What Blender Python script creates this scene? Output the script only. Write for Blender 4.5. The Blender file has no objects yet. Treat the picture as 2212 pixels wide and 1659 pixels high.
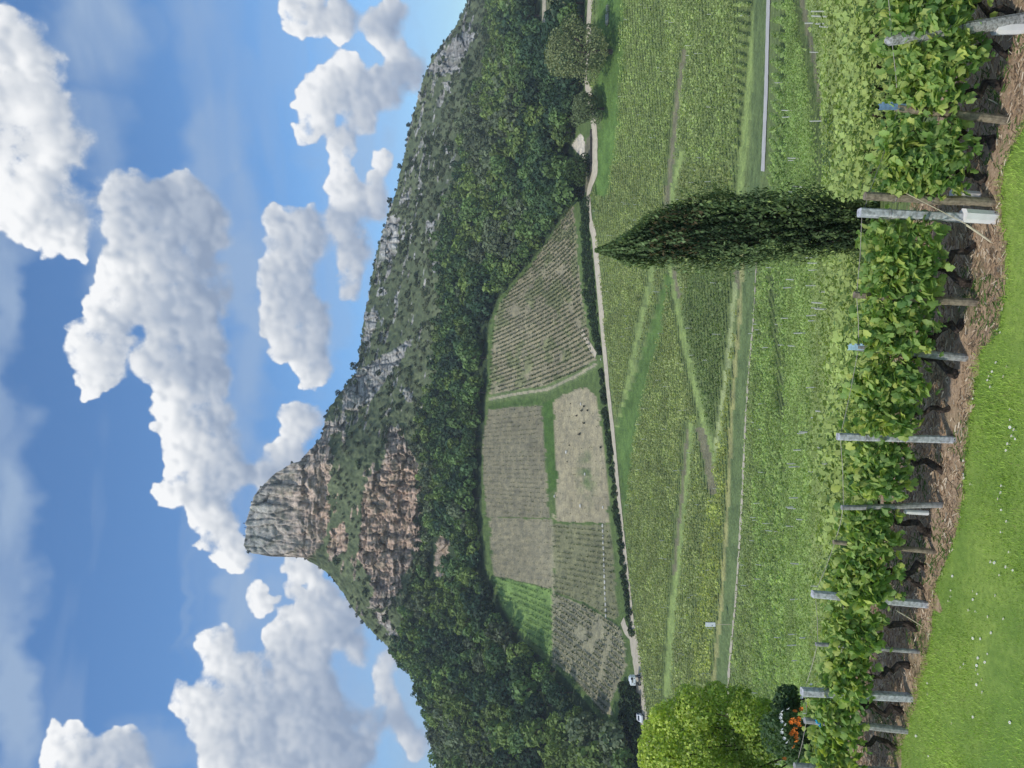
import bpy, math, random
import numpy as np
from mathutils import Vector, Matrix, Euler

random.seed(7)
RNG = np.random.default_rng(7)
R = math.radians
F = 1650.0                      # focal length in photo units (photo = 2212 x 1659 units)
CX, CY = 1106.0, 829.5
scene = bpy.context.scene
COL = scene.collection

# ------------------------------------------------------------------ camera
cam_d = bpy.data.cameras.new('camera')
cam_d.sensor_width = 36.0
cam_d.sensor_fit = 'HORIZONTAL'
cam_d.lens = 36.0 * F / 2212.0
cam_d.clip_start = 0.1
cam_d.clip_end = 20000
cam = bpy.data.objects.new('camera', cam_d)
COL.objects.link(cam)
# the phone was held on its side: picture-right is down in the world
cam.matrix_world = Matrix(((0, 1, 0, 0), (0, 0, -1, 0), (-1, 0, 0, 0), (0, 0, 0, 1)))
scene.camera = cam

# ------------------------------------------------------------------ light and exposure
SUN_DIR = Vector((-0.52, -0.42, 0.80)).normalized()     # towards the sun
sun_el = math.asin(SUN_DIR.z)
sun_az = math.atan2(SUN_DIR.x, SUN_DIR.y)
sl = bpy.data.lights.new('sun', 'SUN')
sl.energy = 2.2
sl.angle = R(2.0)
sl.color = (1.0, 0.95, 0.87)
so = bpy.data.objects.new('sun', sl)
so.rotation_euler = SUN_DIR.to_track_quat('Z', 'Y').to_euler()
COL.objects.link(so)

scene.view_settings.view_transform = 'Standard'
scene.view_settings.look = 'None'
scene.view_settings.gamma = 1.0
scene.view_settings.use_curve_mapping = False
scene.view_settings.exposure = 0.6
try:
    scene.cycles.max_bounces = 4
    scene.cycles.diffuse_bounces = 2
    scene.cycles.transparent_max_bounces = 4
except Exception:
    pass

world = bpy.data.worlds.new('World')
scene.world = world
world.use_nodes = True
WT = world.node_tree
WT.nodes.clear()


def N(tree, typ, **kw):
    n = tree.nodes.new(typ)
    for k, v in kw.items():
        setattr(n, k, v)
    return n


def L(tree, a, b):
    tree.links.new(a, b)


def mth(tree, op, a, b=None, c=None, clamp=False):
    n = tree.nodes.new('ShaderNodeMath')
    n.operation = op
    n.use_clamp = clamp
    for i, v in enumerate((a, b, c)):
        if v is None:
            continue
        if isinstance(v, (int, float)):
            n.inputs[i].default_value = v
        else:
            tree.links.new(v, n.inputs[i])
    return n.outputs[0]


def smooth(tree, v, lo, hi, a=0.0, b=1.0):
    n = tree.nodes.new('ShaderNodeMapRange')
    n.interpolation_type = 'SMOOTHSTEP'
    n.inputs['From Min'].default_value = lo
    n.inputs['From Max'].default_value = hi
    n.inputs['To Min'].default_value = a
    n.inputs['To Max'].default_value = b
    tree.links.new(v, n.inputs['Value'])
    return n.outputs['Result']


def mixc(tree, fac, a, b, mode='MIX'):
    n = tree.nodes.new('ShaderNodeMix')
    n.data_type = 'RGBA'
    n.blend_type = mode
    for sock, v in ((n.inputs[0], fac), (n.inputs[6], a), (n.inputs[7], b)):
        if isinstance(v, (int, float)):
            sock.default_value = v
        elif isinstance(v, tuple):
            sock.default_value = (v[0], v[1], v[2], 1.0)
        else:
            tree.links.new(v, sock)
    return n.outputs[2]


def sky_dir(X, Y):
    return Vector(((CY - Y) / F, 1.0, -(X - CX) / F)).normalized()


sky = N(WT, 'ShaderNodeTexSky')
sky.sky_type = 'NISHITA'
sky.sun_disc = False
sky.sun_elevation = sun_el
sky.sun_rotation = sun_az
sky.altitude = 400
sky.air_density = 1.0
sky.dust_density = 0.9
sky.ozone_density = 1.6
bg = N(WT, 'ShaderNodeBackground')
bg.inputs['Strength'].default_value = 0.105
L(WT, mixc(WT, 1.0, sky.outputs[0], (0.60, 0.86, 1.06), 'MULTIPLY'), bg.inputs['Color'])
wo = N(WT, 'ShaderNodeOutputWorld')
L(WT, bg.outputs[0], wo.inputs['Surface'])

# ------------------------------------------------------------------ helpers
_perm = RNG.random((256, 256)).astype(np.float64)


def vnoise(x, y, s=0):
    x = np.asarray(x, float) + s * 17.31
    y = np.asarray(y, float) + s * 7.77
    xi = np.floor(x).astype(int)
    yi = np.floor(y).astype(int)
    fx = x - xi
    fy = y - yi
    fx = fx * fx * (3 - 2 * fx)
    fy = fy * fy * (3 - 2 * fy)
    a = _perm[xi & 255, yi & 255]
    b = _perm[(xi + 1) & 255, yi & 255]
    c = _perm[xi & 255, (yi + 1) & 255]
    d = _perm[(xi + 1) & 255, (yi + 1) & 255]
    return (a * (1 - fx) + b * fx) * (1 - fy) + (c * (1 - fx) + d * fx) * fy


def fbm(x, y, s=0, o=4, r=0.5):
    t = 0
    amp = 1
    tot = 0
    for i in range(o):
        t = t + amp * vnoise(x * 2 ** i, y * 2 ** i, s + i * 3)
        tot += amp
        amp *= r
    return t / tot


def inpoly(px, py, poly):
    px = np.asarray(px, float)
    py = np.asarray(py, float)
    inside = np.zeros(px.shape, bool)
    n = len(poly)
    j = n - 1
    for i in range(n):
        xi, yi = poly[i]
        xj, yj = poly[j]
        if yi != yj:
            c = ((yi > py) != (yj > py)) & (px < (xj - xi) * (py - yi) / (yj - yi) + xi)
            inside ^= c
        j = i
    return inside


def dist_line(px, py, line):
    best = np.full(np.shape(px), 1e9)
    for (x0, y0), (x1, y1) in zip(line[:-1], line[1:]):
        dx, dy = x1 - x0, y1 - y0
        t = np.clip(((px - x0) * dx + (py - y0) * dy) / (dx * dx + dy * dy + 1e-9), 0, 1)
        best = np.minimum(best, np.hypot(px - x0 - t * dx, py - y0 - t * dy))
    return best


def link(ob, parent=None):
    COL.objects.link(ob)
    if parent is not None:
        ob.parent = parent
    return ob


def tag(o, label, cat=None, group=None, kind=None):
    if label:
        o['label'] = label
    if cat:
        o['category'] = cat
    if group:
        o['group'] = group
    if kind:
        o['kind'] = kind
    return o


def mesh_np(name, verts, faces, nper, mats, cols=None, smooth_=False, midx=None):
    """verts (n,3), faces flat index array with nper corners each"""
    me = bpy.data.meshes.new(name)
    verts = np.ascontiguousarray(verts, np.float32)
    faces = np.ascontiguousarray(faces, np.int32).reshape(-1)
    nf = len(faces) // nper
    me.vertices.add(len(verts))
    me.vertices.foreach_set('co', verts.ravel())
    me.loops.add(len(faces))
    me.loops.foreach_set('vertex_index', faces)
    me.polygons.add(nf)
    me.polygons.foreach_set('loop_start', np.arange(0, nf * nper, nper, dtype=np.int32))
    if smooth_:
        me.polygons.foreach_set('use_smooth', np.ones(nf, bool))
    if cols is not None:
        a = me.color_attributes.new('Col', 'FLOAT_COLOR', 'POINT')
        c = np.ones((len(verts), 4), np.float32)
        c[:, :3] = cols
        a.data.foreach_set('color', c.ravel())
    for m in (mats if isinstance(mats, (list, tuple)) else [mats]):
        me.materials.append(m)
    if midx is not None:
        me.polygons.foreach_set('material_index', np.ascontiguousarray(midx, np.int32))
    me.update(calc_edges=True)
    return me


class MB:
    """small mesh builder for hard objects"""

    def __init__(self):
        self.v = []
        self.f = []

    def add(self, vs, fs):
        o = len(self.v)
        self.v += [tuple(p) for p in vs]
        self.f += [tuple(i + o for i in f) for f in fs]
        return self

    def box(self, c, s, rot=None, ch=0.0):
        hx, hy, hz = s[0] / 2, s[1] / 2, s[2] / 2
        if ch > 0:
            vs = []
            for z in (-hz, hz):
                for (sx, sy) in ((-1, -1), (1, -1), (1, 1), (-1, 1)):
                    if sx * sy > 0:
                        vs.append((sx * (hx), sy * (hy - ch), z))
                        vs.append((sx * (hx - ch), sy * (hy), z))
                    else:
                        vs.append((sx * (hx - ch), sy * (hy), z))
                        vs.append((sx * (hx), sy * (hy - ch), z))
            fs = [tuple(reversed(range(8))), tuple(range(8, 16))]
            fs += [(i, (i + 1) % 8, (i + 1) % 8 + 8, i + 8) for i in range(8)]
        else:
            vs = [(x, y, z) for z in (-hz, hz) for (x, y) in ((-hx, -hy), (hx, -hy), (hx, hy), (-hx, hy))]
            fs = [(3, 2, 1, 0), (4, 5, 6, 7), (0, 1, 5, 4), (1, 2, 6, 5), (2, 3, 7, 6), (3, 0, 4, 7)]
        m = rot.to_matrix() if rot is not None else Matrix.Identity(3)
        self.add([m @ Vector(p) + Vector(c) for p in vs], fs)
        return self

    def tube(self, pts, rad, n=7, cap=True, wob=0.0):
        pts = [Vector(p) for p in pts]
        if isinstance(rad, (int, float)):
            rad = [rad] * len(pts)
        vs = []
        up = None
        for i, p in enumerate(pts):
            t = (pts[min(i + 1, len(pts) - 1)] - pts[max(i - 1, 0)]).normalized()
            if up is None:
                up = Vector((1, 0, 0)) if abs(t.x) < 0.8 else Vector((0, 1, 0))
            a = (up - t * up.dot(t)).normalized()
            b = t.cross(a)
            up = a
            for k in range(n):
                an = 2 * math.pi * k / n
                r = rad[i] * (1 + wob * random.uniform(-1, 1))
                vs.append(p + a * math.cos(an) * r + b * math.sin(an) * r)
        fs = []
        for i in range(len(pts) - 1):
            for k in range(n):
                fs.append((i * n + k, i * n + (k + 1) % n, (i + 1) * n + (k + 1) % n, (i + 1) * n + k))
        if cap:
            fs.append(tuple(reversed(range(n))))
            fs.append(tuple(range((len(pts) - 1) * n, len(pts) * n)))
        self.add(vs, fs)
        return self

    def wheel(self, c, r, w, axis='X', n=16):
        a = {'X': Vector((1, 0, 0)), 'Y': Vector((0, 1, 0))}[axis]
        c = Vector(c)
        return self.tube([c - a * w / 2, c - a * w * 0.42, c + a * w * 0.42, c + a * w / 2], [r * 0.86, r, r, r * 0.86], n)

    def mesh(self, name, mat, sm=False):
        me = bpy.data.meshes.new(name)
        me.from_pydata([tuple(p) for p in self.v], [], self.f)
        me.materials.append(mat)
        if sm:
            for p in me.polygons:
                p.use_smooth = True
        me.update()
        return me

    def obj(self, name, mat, parent=None, sm=False):
        return link(bpy.data.objects.new(name, self.mesh(name, mat, sm)), parent)


def empty(name, loc, label, cat, group=None, rz=0.0):
    o = bpy.data.objects.new(name, None)
    o.location = loc
    o.rotation_euler = (0, 0, rz)
    o.empty_display_size = 0.2
    tag(o, label, cat, group)
    return link(o)


def part(name, me, parent, loc=None, rot=None):
    o = bpy.data.objects.new(name, me)
    if loc is not None:
        o.location = loc
    if rot is not None:
        o.rotation_euler = rot
    return link(o, parent)


def leaves_np(cen, size, nrm=None, aspect=0.7, jitter=0.6, seed=None, tang=None):
    """returns verts (4n,3), faces. a bent diamond per leaf"""
    rng = np.random.default_rng(seed if seed is not None else 1)
    n = len(cen)
    if nrm is None:
        nrm = rng.normal(size=(n, 3))
    nrm = nrm + jitter * rng.normal(size=(n, 3))
    nrm /= np.linalg.norm(nrm, axis=1, keepdims=True) + 1e-9
    if tang is None:
        tang = rng.normal(size=(n, 3))
    a = tang - nrm * np.sum(tang * nrm, axis=1, keepdims=True)
    a /= np.linalg.norm(a, axis=1, keepdims=True) + 1e-9
    b = np.cross(nrm, a)
    s = np.asarray(size).reshape(-1, 1) * np.ones((n, 1))
    p0 = cen - a * s * 0.5
    p1 = cen + b * s * 0.5 * aspect + nrm * s * 0.10
    p2 = cen + a * s * 0.5
    p3 = cen - b * s * 0.5 * aspect + nrm * s * 0.10
    v = np.stack([p0, p1, p2, p3], 1).reshape(-1, 3)
    f = np.arange(4 * n)
    return v, f


# ------------------------------------------------------------------ materials
def new_mat(name):
    m = bpy.data.materials.new(name)
    m.use_nodes = True
    t = m.node_tree
    b = t.nodes['Principled BSDF']
    b.inputs['Roughness'].default_value = 0.8
    b.inputs['Specular IOR Level'].default_value = 0.25
    return m, t, b


def noise(t, scale, detail=4, rough=0.55, vec=None):
    n = N(t, 'ShaderNodeTexNoise')
    n.inputs['Scale'].default_value = scale
    n.inputs['Detail'].default_value = detail
    n.inputs['Roughness'].default_value = rough
    if vec is not None:
        L(t, vec, n.inputs['Vector'])
    return n


def bump(t, b, h, strength, dist):
    bn = N(t, 'ShaderNodeBump')
    bn.inputs['Strength'].default_value = strength
    bn.inputs['Distance'].default_value = dist
    L(t, h, bn.inputs['Height'])
    L(t, bn.outputs[0], b.inputs['Normal'])


def mat_plain(name, col, rough=0.7, var=0.12, scale=6.0, metal=0.0, bmp=0.0, dark=None):
    m, t, b = new_mat(name)
    geo = N(t, 'ShaderNodeTexCoord')
    n = noise(t, scale, 5, 0.6, geo.outputs['Object'])
    lo = tuple(c * (1 - var * 2) for c in col) if dark is None else dark
    hi = tuple(min(1, c * (1 + var)) for c in col)
    c = mixc(t, smooth(t, n.outputs['Fac'], 0.3, 0.7), lo, hi)
    L(t, c, b.inputs['Base Color'])
    b.inputs['Roughness'].default_value = rough
    b.inputs['Metallic'].default_value = metal
    if bmp:
        bump(t, b, n.outputs['Fac'], 0.6, bmp)
    return m


def mat_leaf(name, base=(1, 1, 1), trans=0.25, use_attr=True, use_obj=False, rough=0.6, spec=0.2):
    m, t, b = new_mat(name)
    b.inputs['Roughness'].default_value = rough
    b.inputs['Specular IOR Level'].default_value = spec
    col = None
    if use_attr:
        at = N(t, 'ShaderNodeAttribute', attribute_name='Col')
        col = at.outputs['Color']
    if use_obj:
        oi = N(t, 'ShaderNodeObjectInfo')
        if col is None:
            col = oi.outputs['Color']
        else:
            col = mixc(t, 1.0, col, oi.outputs['Color'], 'MULTIPLY')
    if col is None:
        col = mixc(t, 0.0, base, base)
    L(t, col, b.inputs['Base Color'])
    if trans > 0:
        tr = N(t, 'ShaderNodeBsdfTranslucent')
        tcol = mixc(t, 1.0, col, (1.25, 1.3, 0.6), 'MULTIPLY')
        L(t, tcol, tr.inputs['Color'])
        mx = N(t, 'ShaderNodeMixShader')
        mx.inputs[0].default_value = trans
        out = t.nodes['Material Output']
        L(t, b.outputs[0], mx.inputs[1])
        L(t, tr.outputs[0], mx.inputs[2])
        L(t, mx.outputs[0], out.inputs['Surface'])
    return m


def mat_ground():
    m, t, b = new_mat('hill_ground')
    at = N(t, 'ShaderNodeAttribute', attribute_name='Col')
    geo = N(t, 'ShaderNodeNewGeometry')
    n1 = noise(t, 0.35, 6, 0.65, geo.outputs['Position'])
    n2 = noise(t, 2.2, 4, 0.6, geo.outputs['Position'])
    k = mixc(t, smooth(t, n1.outputs['Fac'], 0.3, 0.7), (0.72, 0.74, 0.76), (1.22, 1.2, 1.12))
    k2 = mixc(t, smooth(t, n2.outputs['Fac'], 0.3, 0.7), (0.75, 0.75, 0.75), (1.2, 1.2, 1.2))
    c = mixc(t, 1.0, at.outputs['Color'], k, 'MULTIPLY')
    c = mixc(t, 1.0, c, k2, 'MULTIPLY')
    L(t, c, b.inputs['Base Color'])
    b.inputs['Roughness'].default_value = 0.95
    b.inputs['Specular IOR Level'].default_value = 0.05
    bump(t, b, mth(t, 'ADD', n1.outputs['Fac'], mth(t, 'MULTIPLY', n2.outputs['Fac'], 0.4)), 0.7, 0.5)
    return m


M_GROUND = mat_ground()
M_FOL = mat_leaf('foliage', trans=0.3)
M_FOLO = mat_leaf('foliage_tinted', trans=0.3, use_obj=True)
M_LEAF = mat_leaf('vine_leaf', trans=0.45, rough=0.5, spec=0.3)
M_LEAFO = mat_leaf('vine_leaf_single', trans=0.42, use_attr=False, use_obj=True, rough=0.5, spec=0.3)
M_BARK = mat_plain('bark', (0.09, 0.07, 0.055), 0.95, 0.3, 14, bmp=0.02)
M_VBARK = mat_plain('vine_bark', (0.06, 0.045, 0.035), 0.95, 0.35, 40, bmp=0.01)
M_GRASS = mat_leaf('grass_blade', trans=0.25, rough=0.55)
M_STRAW = mat_leaf('straw', trans=0.1, rough=0.8)

# ------------------------------------------------------------------ clouds on a sky dome
# cloud banks seen from the valley: (X, Y, half height, half width, tilt) as directions in photo units
PUFFS = [
    (560, 1290, 30, 40, 0), (600, 1380, 36, 60, 0), (540, 1450, 40, 50, 0), (780, 1400, 26, 40, 0), (830, 1480, 24, 50, 0), (880, 1560, 22, 40, 0), (575, 1500, 50, 60, 0),
    (20, 190, 110, 170, 0), (60, 330, 120, 160, 0), (115, 430, 85, 120, 20), (165, 525, 34, 50, 40),
    (245, 410, 34, 40, 0), (305, 440, 60, 66, 0), (385, 400, 45, 40, 0), (330, 520, 85, 90, 0), (420, 500, 70, 90, 0),
    (300, 600, 80, 80, 0), (390, 640, 100, 110, 0), (215, 740, 62, 95, 20), (250, 660, 50, 60, 0), (195, 830, 26, 34, 0),
    (410, 760, 95, 110, 0), (420, 880, 80, 105, 0), (455, 980, 85, 80, 0), (420, 1045, 70, 62, 0), (470, 1130, 55, 62, 20),
    (505, 1190, 36, 36, 0),
    (640, 510, 62, 65, 0), (625, 620, 62, 85, 0), (645, 710, 70, 80, 0), (680, 790, 40, 50, 0),
    (680, 225, 44, 60, -30), (735, 170, 50, 55, 0), (775, 215, 45, 70, 0), (665, 285, 26, 32, 0), (735, 330, 38, 65, 0),
    (750, 440, 45, 70, 0), (765, 540, 36, 70, 0), (760, 620, 28, 30, 0), (822, 350, 20, 26, 0), (815, 430, 28, 60, 0),
    (660, 25, 44, 50, 0), (690, 62, 26, 26, 0), (740, 40, 34, 60, 0), (835, 40, 45, 50, 0), (860, 110, 34, 28, 0), (890, 150, 26, 45, 0),
    (840, 180, 40, 50, 0), (655, 915, 46, 55, 0), (630, 985, 36, 44, 0), (590, 1020, 40, 44, 0),
    (165, 1640, 68, 66, 0), (120, 1590, 22, 26, 0), (260, 1640, 70, 60, 0),
    (475, 1405, 50, 55, 0), (400, 1510, 36, 36, 0), (440, 1540, 62, 55, 0), (500, 1500, 55, 70, 0), (470, 1620, 60, 70, 0),
    (555, 1590, 45, 70, 0), (630, 1520, 60, 75, 0), (690, 1450, 50, 50, 0), (700, 1350, 62, 70, 0), (650, 1395, 40, 40, 0),
    (690, 1560, 72, 100, 0), (740, 1640, 80, 60, 0), (620, 1640, 50, 50, 0), (625, 1275, 22, 32, 0), (650, 1300, 28, 18, 0), (655, 1225, 55, 35, 0),
    (740, 1320, 50, 40, 0), (850, 1425, 22, 30, 0), (860, 1540, 28, 42, 0), (800, 1560, 28, 36, 0), (900, 1600, 30, 40, 0), (700, 1270, 36, 30, 0),
]
VEILS = [
    (5, 640, 46, 160, 0, 0.9), (0, 900, 34, 220, 0, 0.8), (22, 1180, 62, 300, 0, 1.0), (20, 1500, 60, 260, 0, 1.0), (15, 540, 40, 80, 0, 0.6),
    (205, 60, 120, 150, 0, 1.0), (190, 280, 70, 90, 0, 0.7), (235, 560, 60, 90, 30, 0.7), (150, 480, 120, 90, 0, 0.6), (330, 70, 60, 60, 0, 0.3),
    (470, 120, 90, 190, -8, 0.6), (480, 320, 70, 170, 10, 0.75), (500, 480, 70, 120, 0, 0.6), (560, 200, 40, 120, 0, 0.3),
    (530, 750, 60, 200, 0, 0.7), (510, 950, 60, 160, 0, 0.8), (560, 1050, 60, 100, 0, 0.7), (700, 700, 60, 130, 0, 0.5),
    (520, 1280, 60, 110, 0, 0.9), (500, 1380, 80, 90, 0, 0.7), (630, 1260, 50, 90, 0, 0.7), (590, 1450, 70, 140, 0, 0.9),
    (640, 1600, 110, 120, 0, 0.8), (330, 1620, 90, 70, 0, 0.7), (800, 1480, 110, 150, 0, 0.6), (890, 1620, 80, 80, 0, 0.7), (410, 1270, 12, 160, 3, 0.3),
    (880, 1480, 90, 200, 0, 0.8), (760, 1560, 150, 160, 0, 0.7), (600, 1150, 80, 120, 0, 0.6), (620, 1330, 120, 120, 0, 0.7), (760, 250, 110, 260, 0, 0.6), (700, 600, 60, 120, 0, 0.5), (230, 500, 60, 110, 30, 0.8), (240, 330, 60, 80, 0, 0.7), (540, 600, 60, 160, 0, 0.8), (530, 420, 50, 120, 0, 0.6),
    (760, 150, 90, 130, 0, 0.6), (780, 380, 60, 160, 0, 0.7), (850, 60, 90, 120, 0, 0.7), (790, 600, 40, 100, 0, 0.5), (860, 260, 50, 110, 0, 0.4),
]




def cloud_dome():
    D2R = math.pi / 180
    azs = np.concatenate([np.arange(-180, -34, 2.0), np.arange(-34, 34, 0.125), np.arange(34, 180.1, 2.0)]) * D2R
    els = np.concatenate([np.arange(-3, 0, 1.5), np.arange(0, 37, 0.125), np.arange(37, 90.1, 1.6)]) * D2R
    AZ, EL = np.meshgrid(azs, els)
    cy = np.cos(EL) * np.cos(AZ)
    front = cy > 0.35
    cyc = np.where(front, cy, 1)
    GX_ = np.where(front, CX - F * np.sin(EL) / cyc, -9999)
    GY_ = np.where(front, CY - F * np.cos(EL) * np.sin(AZ) / cyc, -9999)
    NX = -EL * F
    NY = -AZ * F
    wx = (fbm(NX / 60, NY / 60, 101, 3) - 0.5) * 40 + (fbm(NX / 16, NY / 16, 105, 3) - 0.5) * 14
    wy = (fbm(NX / 60, NY / 60, 111, 3) - 0.5) * 40 + (fbm(NX / 16, NY / 16, 115, 3) - 0.5) * 14
    PX = GX_ + wx
    PY = GY_ + wy
    rs = random.Random(4)
    dens = np.zeros(AZ.shape)
    hgt = np.full(AZ.shape, -1e3)
    nx = np.zeros(AZ.shape)
    nyy = np.zeros(AZ.shape)
    nz = np.ones(AZ.shape)
    bot = np.zeros(AZ.shape)
    botw = np.full(AZ.shape, 1e-4)
    PXf, PYf = PX.ravel(), PY.ravel()
    spheres = []
    for (X, Y, hx, hy, t) in PUFFS:
        soft = 0.55 if (X < 130 and Y < 620) else 0.24
        spheres.append((X, Y, hx, hy, 0.0, t, 1, soft, X, hx))
        k1 = int(10 + 0.10 * (hx + hy))
        for i in range(k1):
            a = rs.uniform(0, 2 * math.pi)
            q = rs.uniform(0.45, 0.95)
            dx, dy = math.cos(a) * hx * q, math.sin(a) * hy * q
            r = min(hx, hy) * rs.uniform(0.26, 0.5)
            if dx > hx * 0.35:
                r *= 0.75
                q *= 0.8
            spheres.append((X + dx, Y + dy, r, r * rs.uniform(0.9, 1.3), min(hx, hy) * math.sqrt(max(0.0, 1 - q * q)) * 0.8, 0, 2, soft, X, hx))
            for j in range(5):
                a2 = rs.uniform(0, 2 * math.pi)
                q2 = rs.uniform(0.5, 1.0)
                r2 = r * rs.uniform(0.25, 0.45)
                if r2 < 4:
                    continue
                spheres.append((X + dx + math.cos(a2) * r * q2, Y + dy + math.sin(a2) * r * q2, r2, r2, min(hx, hy) * math.sqrt(max(0.0, 1 - q * q)) * 0.8 + r * 0.6, 0, 3, soft, X, hx))
    iaz = np.where((azs > -34.5 * D2R) & (azs < 34.5 * D2R))[0]
    for (X, Y, rx, ry, zc_, t, lvl, soft, Xp, hp) in spheres:
        m_ = 45
        el_lo, el_hi = (CX - (X + rx + m_)) / F, (CX - (X - rx - m_)) / F
        az_lo, az_hi = math.atan((CY - (Y + ry + m_)) / F), math.atan((CY - (Y - ry - m_)) / F)
        r0, r1 = np.searchsorted(els, math.atan(el_lo * math.cos(max(abs(az_lo), abs(az_hi)))) - 0.012 if el_lo > 0 else -0.1), np.searchsorted(els, math.atan(max(el_hi, 0.01)) + 0.012)
        c0, c1 = np.searchsorted(azs, az_lo), np.searchsorted(azs, az_hi)
        if r1 <= r0 or c1 <= c0:
            continue
        sl_ = (slice(r0, r1), slice(c0, c1))
        ax = PX[sl_] - X
        ay = PY[sl_] - Y
        if t:
            ct, st = math.cos(R(t)), math.sin(R(t))
            ax, ay = ax * ct + ay * st, -ax * st + ay * ct
        ux, uy = ax / rx, ay / ry
        rr = ux * ux + uy * uy
        sf_ = soft * (1 + 1.1 * np.clip((PX[sl_] - Xp) / hp, 0, 1))
        e = np.clip((1.0 + soft * 0.4 - np.sqrt(rr)) / sf_, 0, 1)
        dens[sl_] = np.maximum(dens[sl_], e)
        ins = rr < 1
        zz = np.sqrt(np.clip(1 - rr, 0, 1))
        h_ = zc_ + zz * min(rx, ry)
        up = ins & (h_ > hgt[sl_])
        hs = hgt[sl_]
        hs[up] = h_[up]
        for arr, val in ((nx, ux), (nyy, uy), (nz, zz)):
            tgt = arr[sl_]
            tgt[up] = val[up]
        if lvl == 1:
            w = np.clip(1.1 - rr, 0, 1) + 1e-4
            bot[sl_] += w * np.clip(ux, -1, 1)
            botw[sl_] += w
    botn = bot / botw
    ln = np.array([-0.74, 0.30, 0.60])
    dl = nx * ln[0] + nyy * ln[1] + nz * ln[2]

    def blur(a, n):
        for _ in range(n):
            p = np.pad(a, 1, mode='edge')
            a = (p[1:-1, 1:-1] * 2 + p[:-2, 1:-1] + p[2:, 1:-1] + p[1:-1, :-2] + p[1:-1, 2:]) / 6
        return a
    dl = blur(dl, 2) * 0.45 + blur(dl, 9) * 0.55
    botn = blur(botn, 22)
    lit = 0.55 + 0.46 * (dl - 0.35) - 0.72 * np.clip(botn, -0.35, 1) + (fbm(NX / 80, NY / 80, 131, 4) - 0.5) * 0.85
    big_soft = np.exp(-((GX_ - 60) / 150.0) ** 2 - ((GY_ - 330) / 260.0) ** 2)
    lit = lit + 0.12 * big_soft
    thick = blur(np.clip(hgt / 60, 0, 1), 6)
    lit = lit - 0.10 * thick * (GX_ > 300)
    er = fbm(NX / 26, NY / 30, 181, 5, 0.6)
    er2 = fbm(NX / 75, NY / 90, 185, 4)
    dens = np.clip(dens + (dens > 0) * ((er - 0.5) * 1.5 + (er2 - 0.5) * 1.1) * (1.15 - 0.55 * np.clip(blur(dens, 10), 0, 1)), 0, 1)
    dens = blur(dens, 1)
    occ = np.zeros(AZ.shape)
    run = np.zeros(AZ.shape[1])
    dd_ = blur(dens, 5)
    for r_ in range(len(els) - 2, -1, -1):
        de = (els[r_ + 1] - els[r_]) * F
        k_ = math.exp(-de / 85.0)
        run = run * k_ + dd_[r_] * (1 - k_)
        occ[r_] = run
    occ = blur(occ, 6)
    os_ = np.clip((occ - 0.30) / 0.45, 0, 1) * (1 - 0.6 * big_soft)
    dens = dens * (1 - os_) + blur(dens, 30) * 1.05 * os_
    det = dl - blur(dl, 16)
    lit = 1.02 + 0.30 * (dl - 0.4) + 0.36 * det * (1 - 0.7 * big_soft) - 0.90 * np.clip(occ, 0, 1) ** 1.4 * (1 - 0.65 * big_soft) + (er2 - 0.5) * 0.55 - 0.12 * np.clip(botn, 0, 1)
    # clouds of the same kind outside the picture
    fx_ = np.clip((np.maximum(np.abs(GY_ - CY) - 840, np.maximum(-GX_, 0)) ) / 150, 0, 1)
    fx_ = np.where(front, fx_, 1)
    gn = fbm(NX / 260 + 3, NY / 420 + 5, 141, 5)
    gd = np.clip((gn - 0.54) / 0.04, 0, 1) * np.clip((EL - 0.0) / 0.1, 0, 1)
    gl = 0.62 + (fbm((NX - 40) / 260 + 3, (NY) / 420 + 5, 141, 5) - gn) * 3.0
    sd = np.array(SUN_DIR)
    cs = cy * sd[1] + np.cos(EL) * np.sin(AZ) * sd[0] + np.sin(EL) * sd[2]
    gd = gd * np.clip((0.95 - cs) / 0.04, 0, 1)
    dens = np.maximum(dens, gd * fx_)
    lit = lit * (1 - fx_) + gl * fx_
    # thin veils
    veil = np.zeros(AZ.shape)
    vx = GX_ + wx * 1.3 + (fbm(NX / 150, NY / 90, 151, 3) - 0.5) * 90
    vy = GY_ + wy * 1.3 + (fbm(NX / 150, NY / 90, 155, 3) - 0.5) * 120
    for (X, Y, hx, hy, t, a) in VEILS:
        ax, ay = (vx - X), (vy - Y)
        ct, st = math.cos(R(t)), math.sin(R(t))
        ax, ay = (ax * ct + ay * st) / (hx * 1.15), (-ax * st + ay * ct) / (hy * 1.15)
        rr = np.sqrt(ax * ax + ay * ay)
        e = np.clip((1.15 - rr) / 0.8, 0, 1)
        e = e * e * (3 - 2 * e)
        veil = np.maximum(veil, e * a)
    streak = fbm(NX / 50, NY / 210, 161, 4)
    veil = veil * np.clip(0.45 + 1.3 * (streak - 0.25), 0.2, 1)
    veil = np.maximum(veil, np.clip((fbm(NX / 90, NY / 500, 171, 4) - 0.56) * 2.0, 0, 0.25))
    rad = 8200.0
    P = np.stack([np.cos(EL) * np.sin(AZ), cy, np.sin(EL)], -1) * rad
    idx = np.arange(AZ.size).reshape(AZ.shape)
    q = np.stack([idx[:-1, :-1], idx[1:, :-1], idx[1:, 1:], idx[:-1, 1:]], -1).reshape(-1, 4)
    m, t, b = new_mat('clouds')
    t.nodes.remove(b)
    at = N(t, 'ShaderNodeAttribute', attribute_name='Col')
    sep = N(t, 'ShaderNodeSeparateColor')
    L(t, at.outputs['Color'], sep.inputs[0])
    geo = N(t, 'ShaderNodeNewGeometry')
    ns = noise(t, 0.0045, 5, 0.62, geo.outputs['Position'])
    n0 = mth(t, 'SUBTRACT', ns.outputs['Fac'], 0.5)
    d_ = mth(t, 'MULTIPLY_ADD', n0, 1.3, sep.outputs[0])
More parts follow.
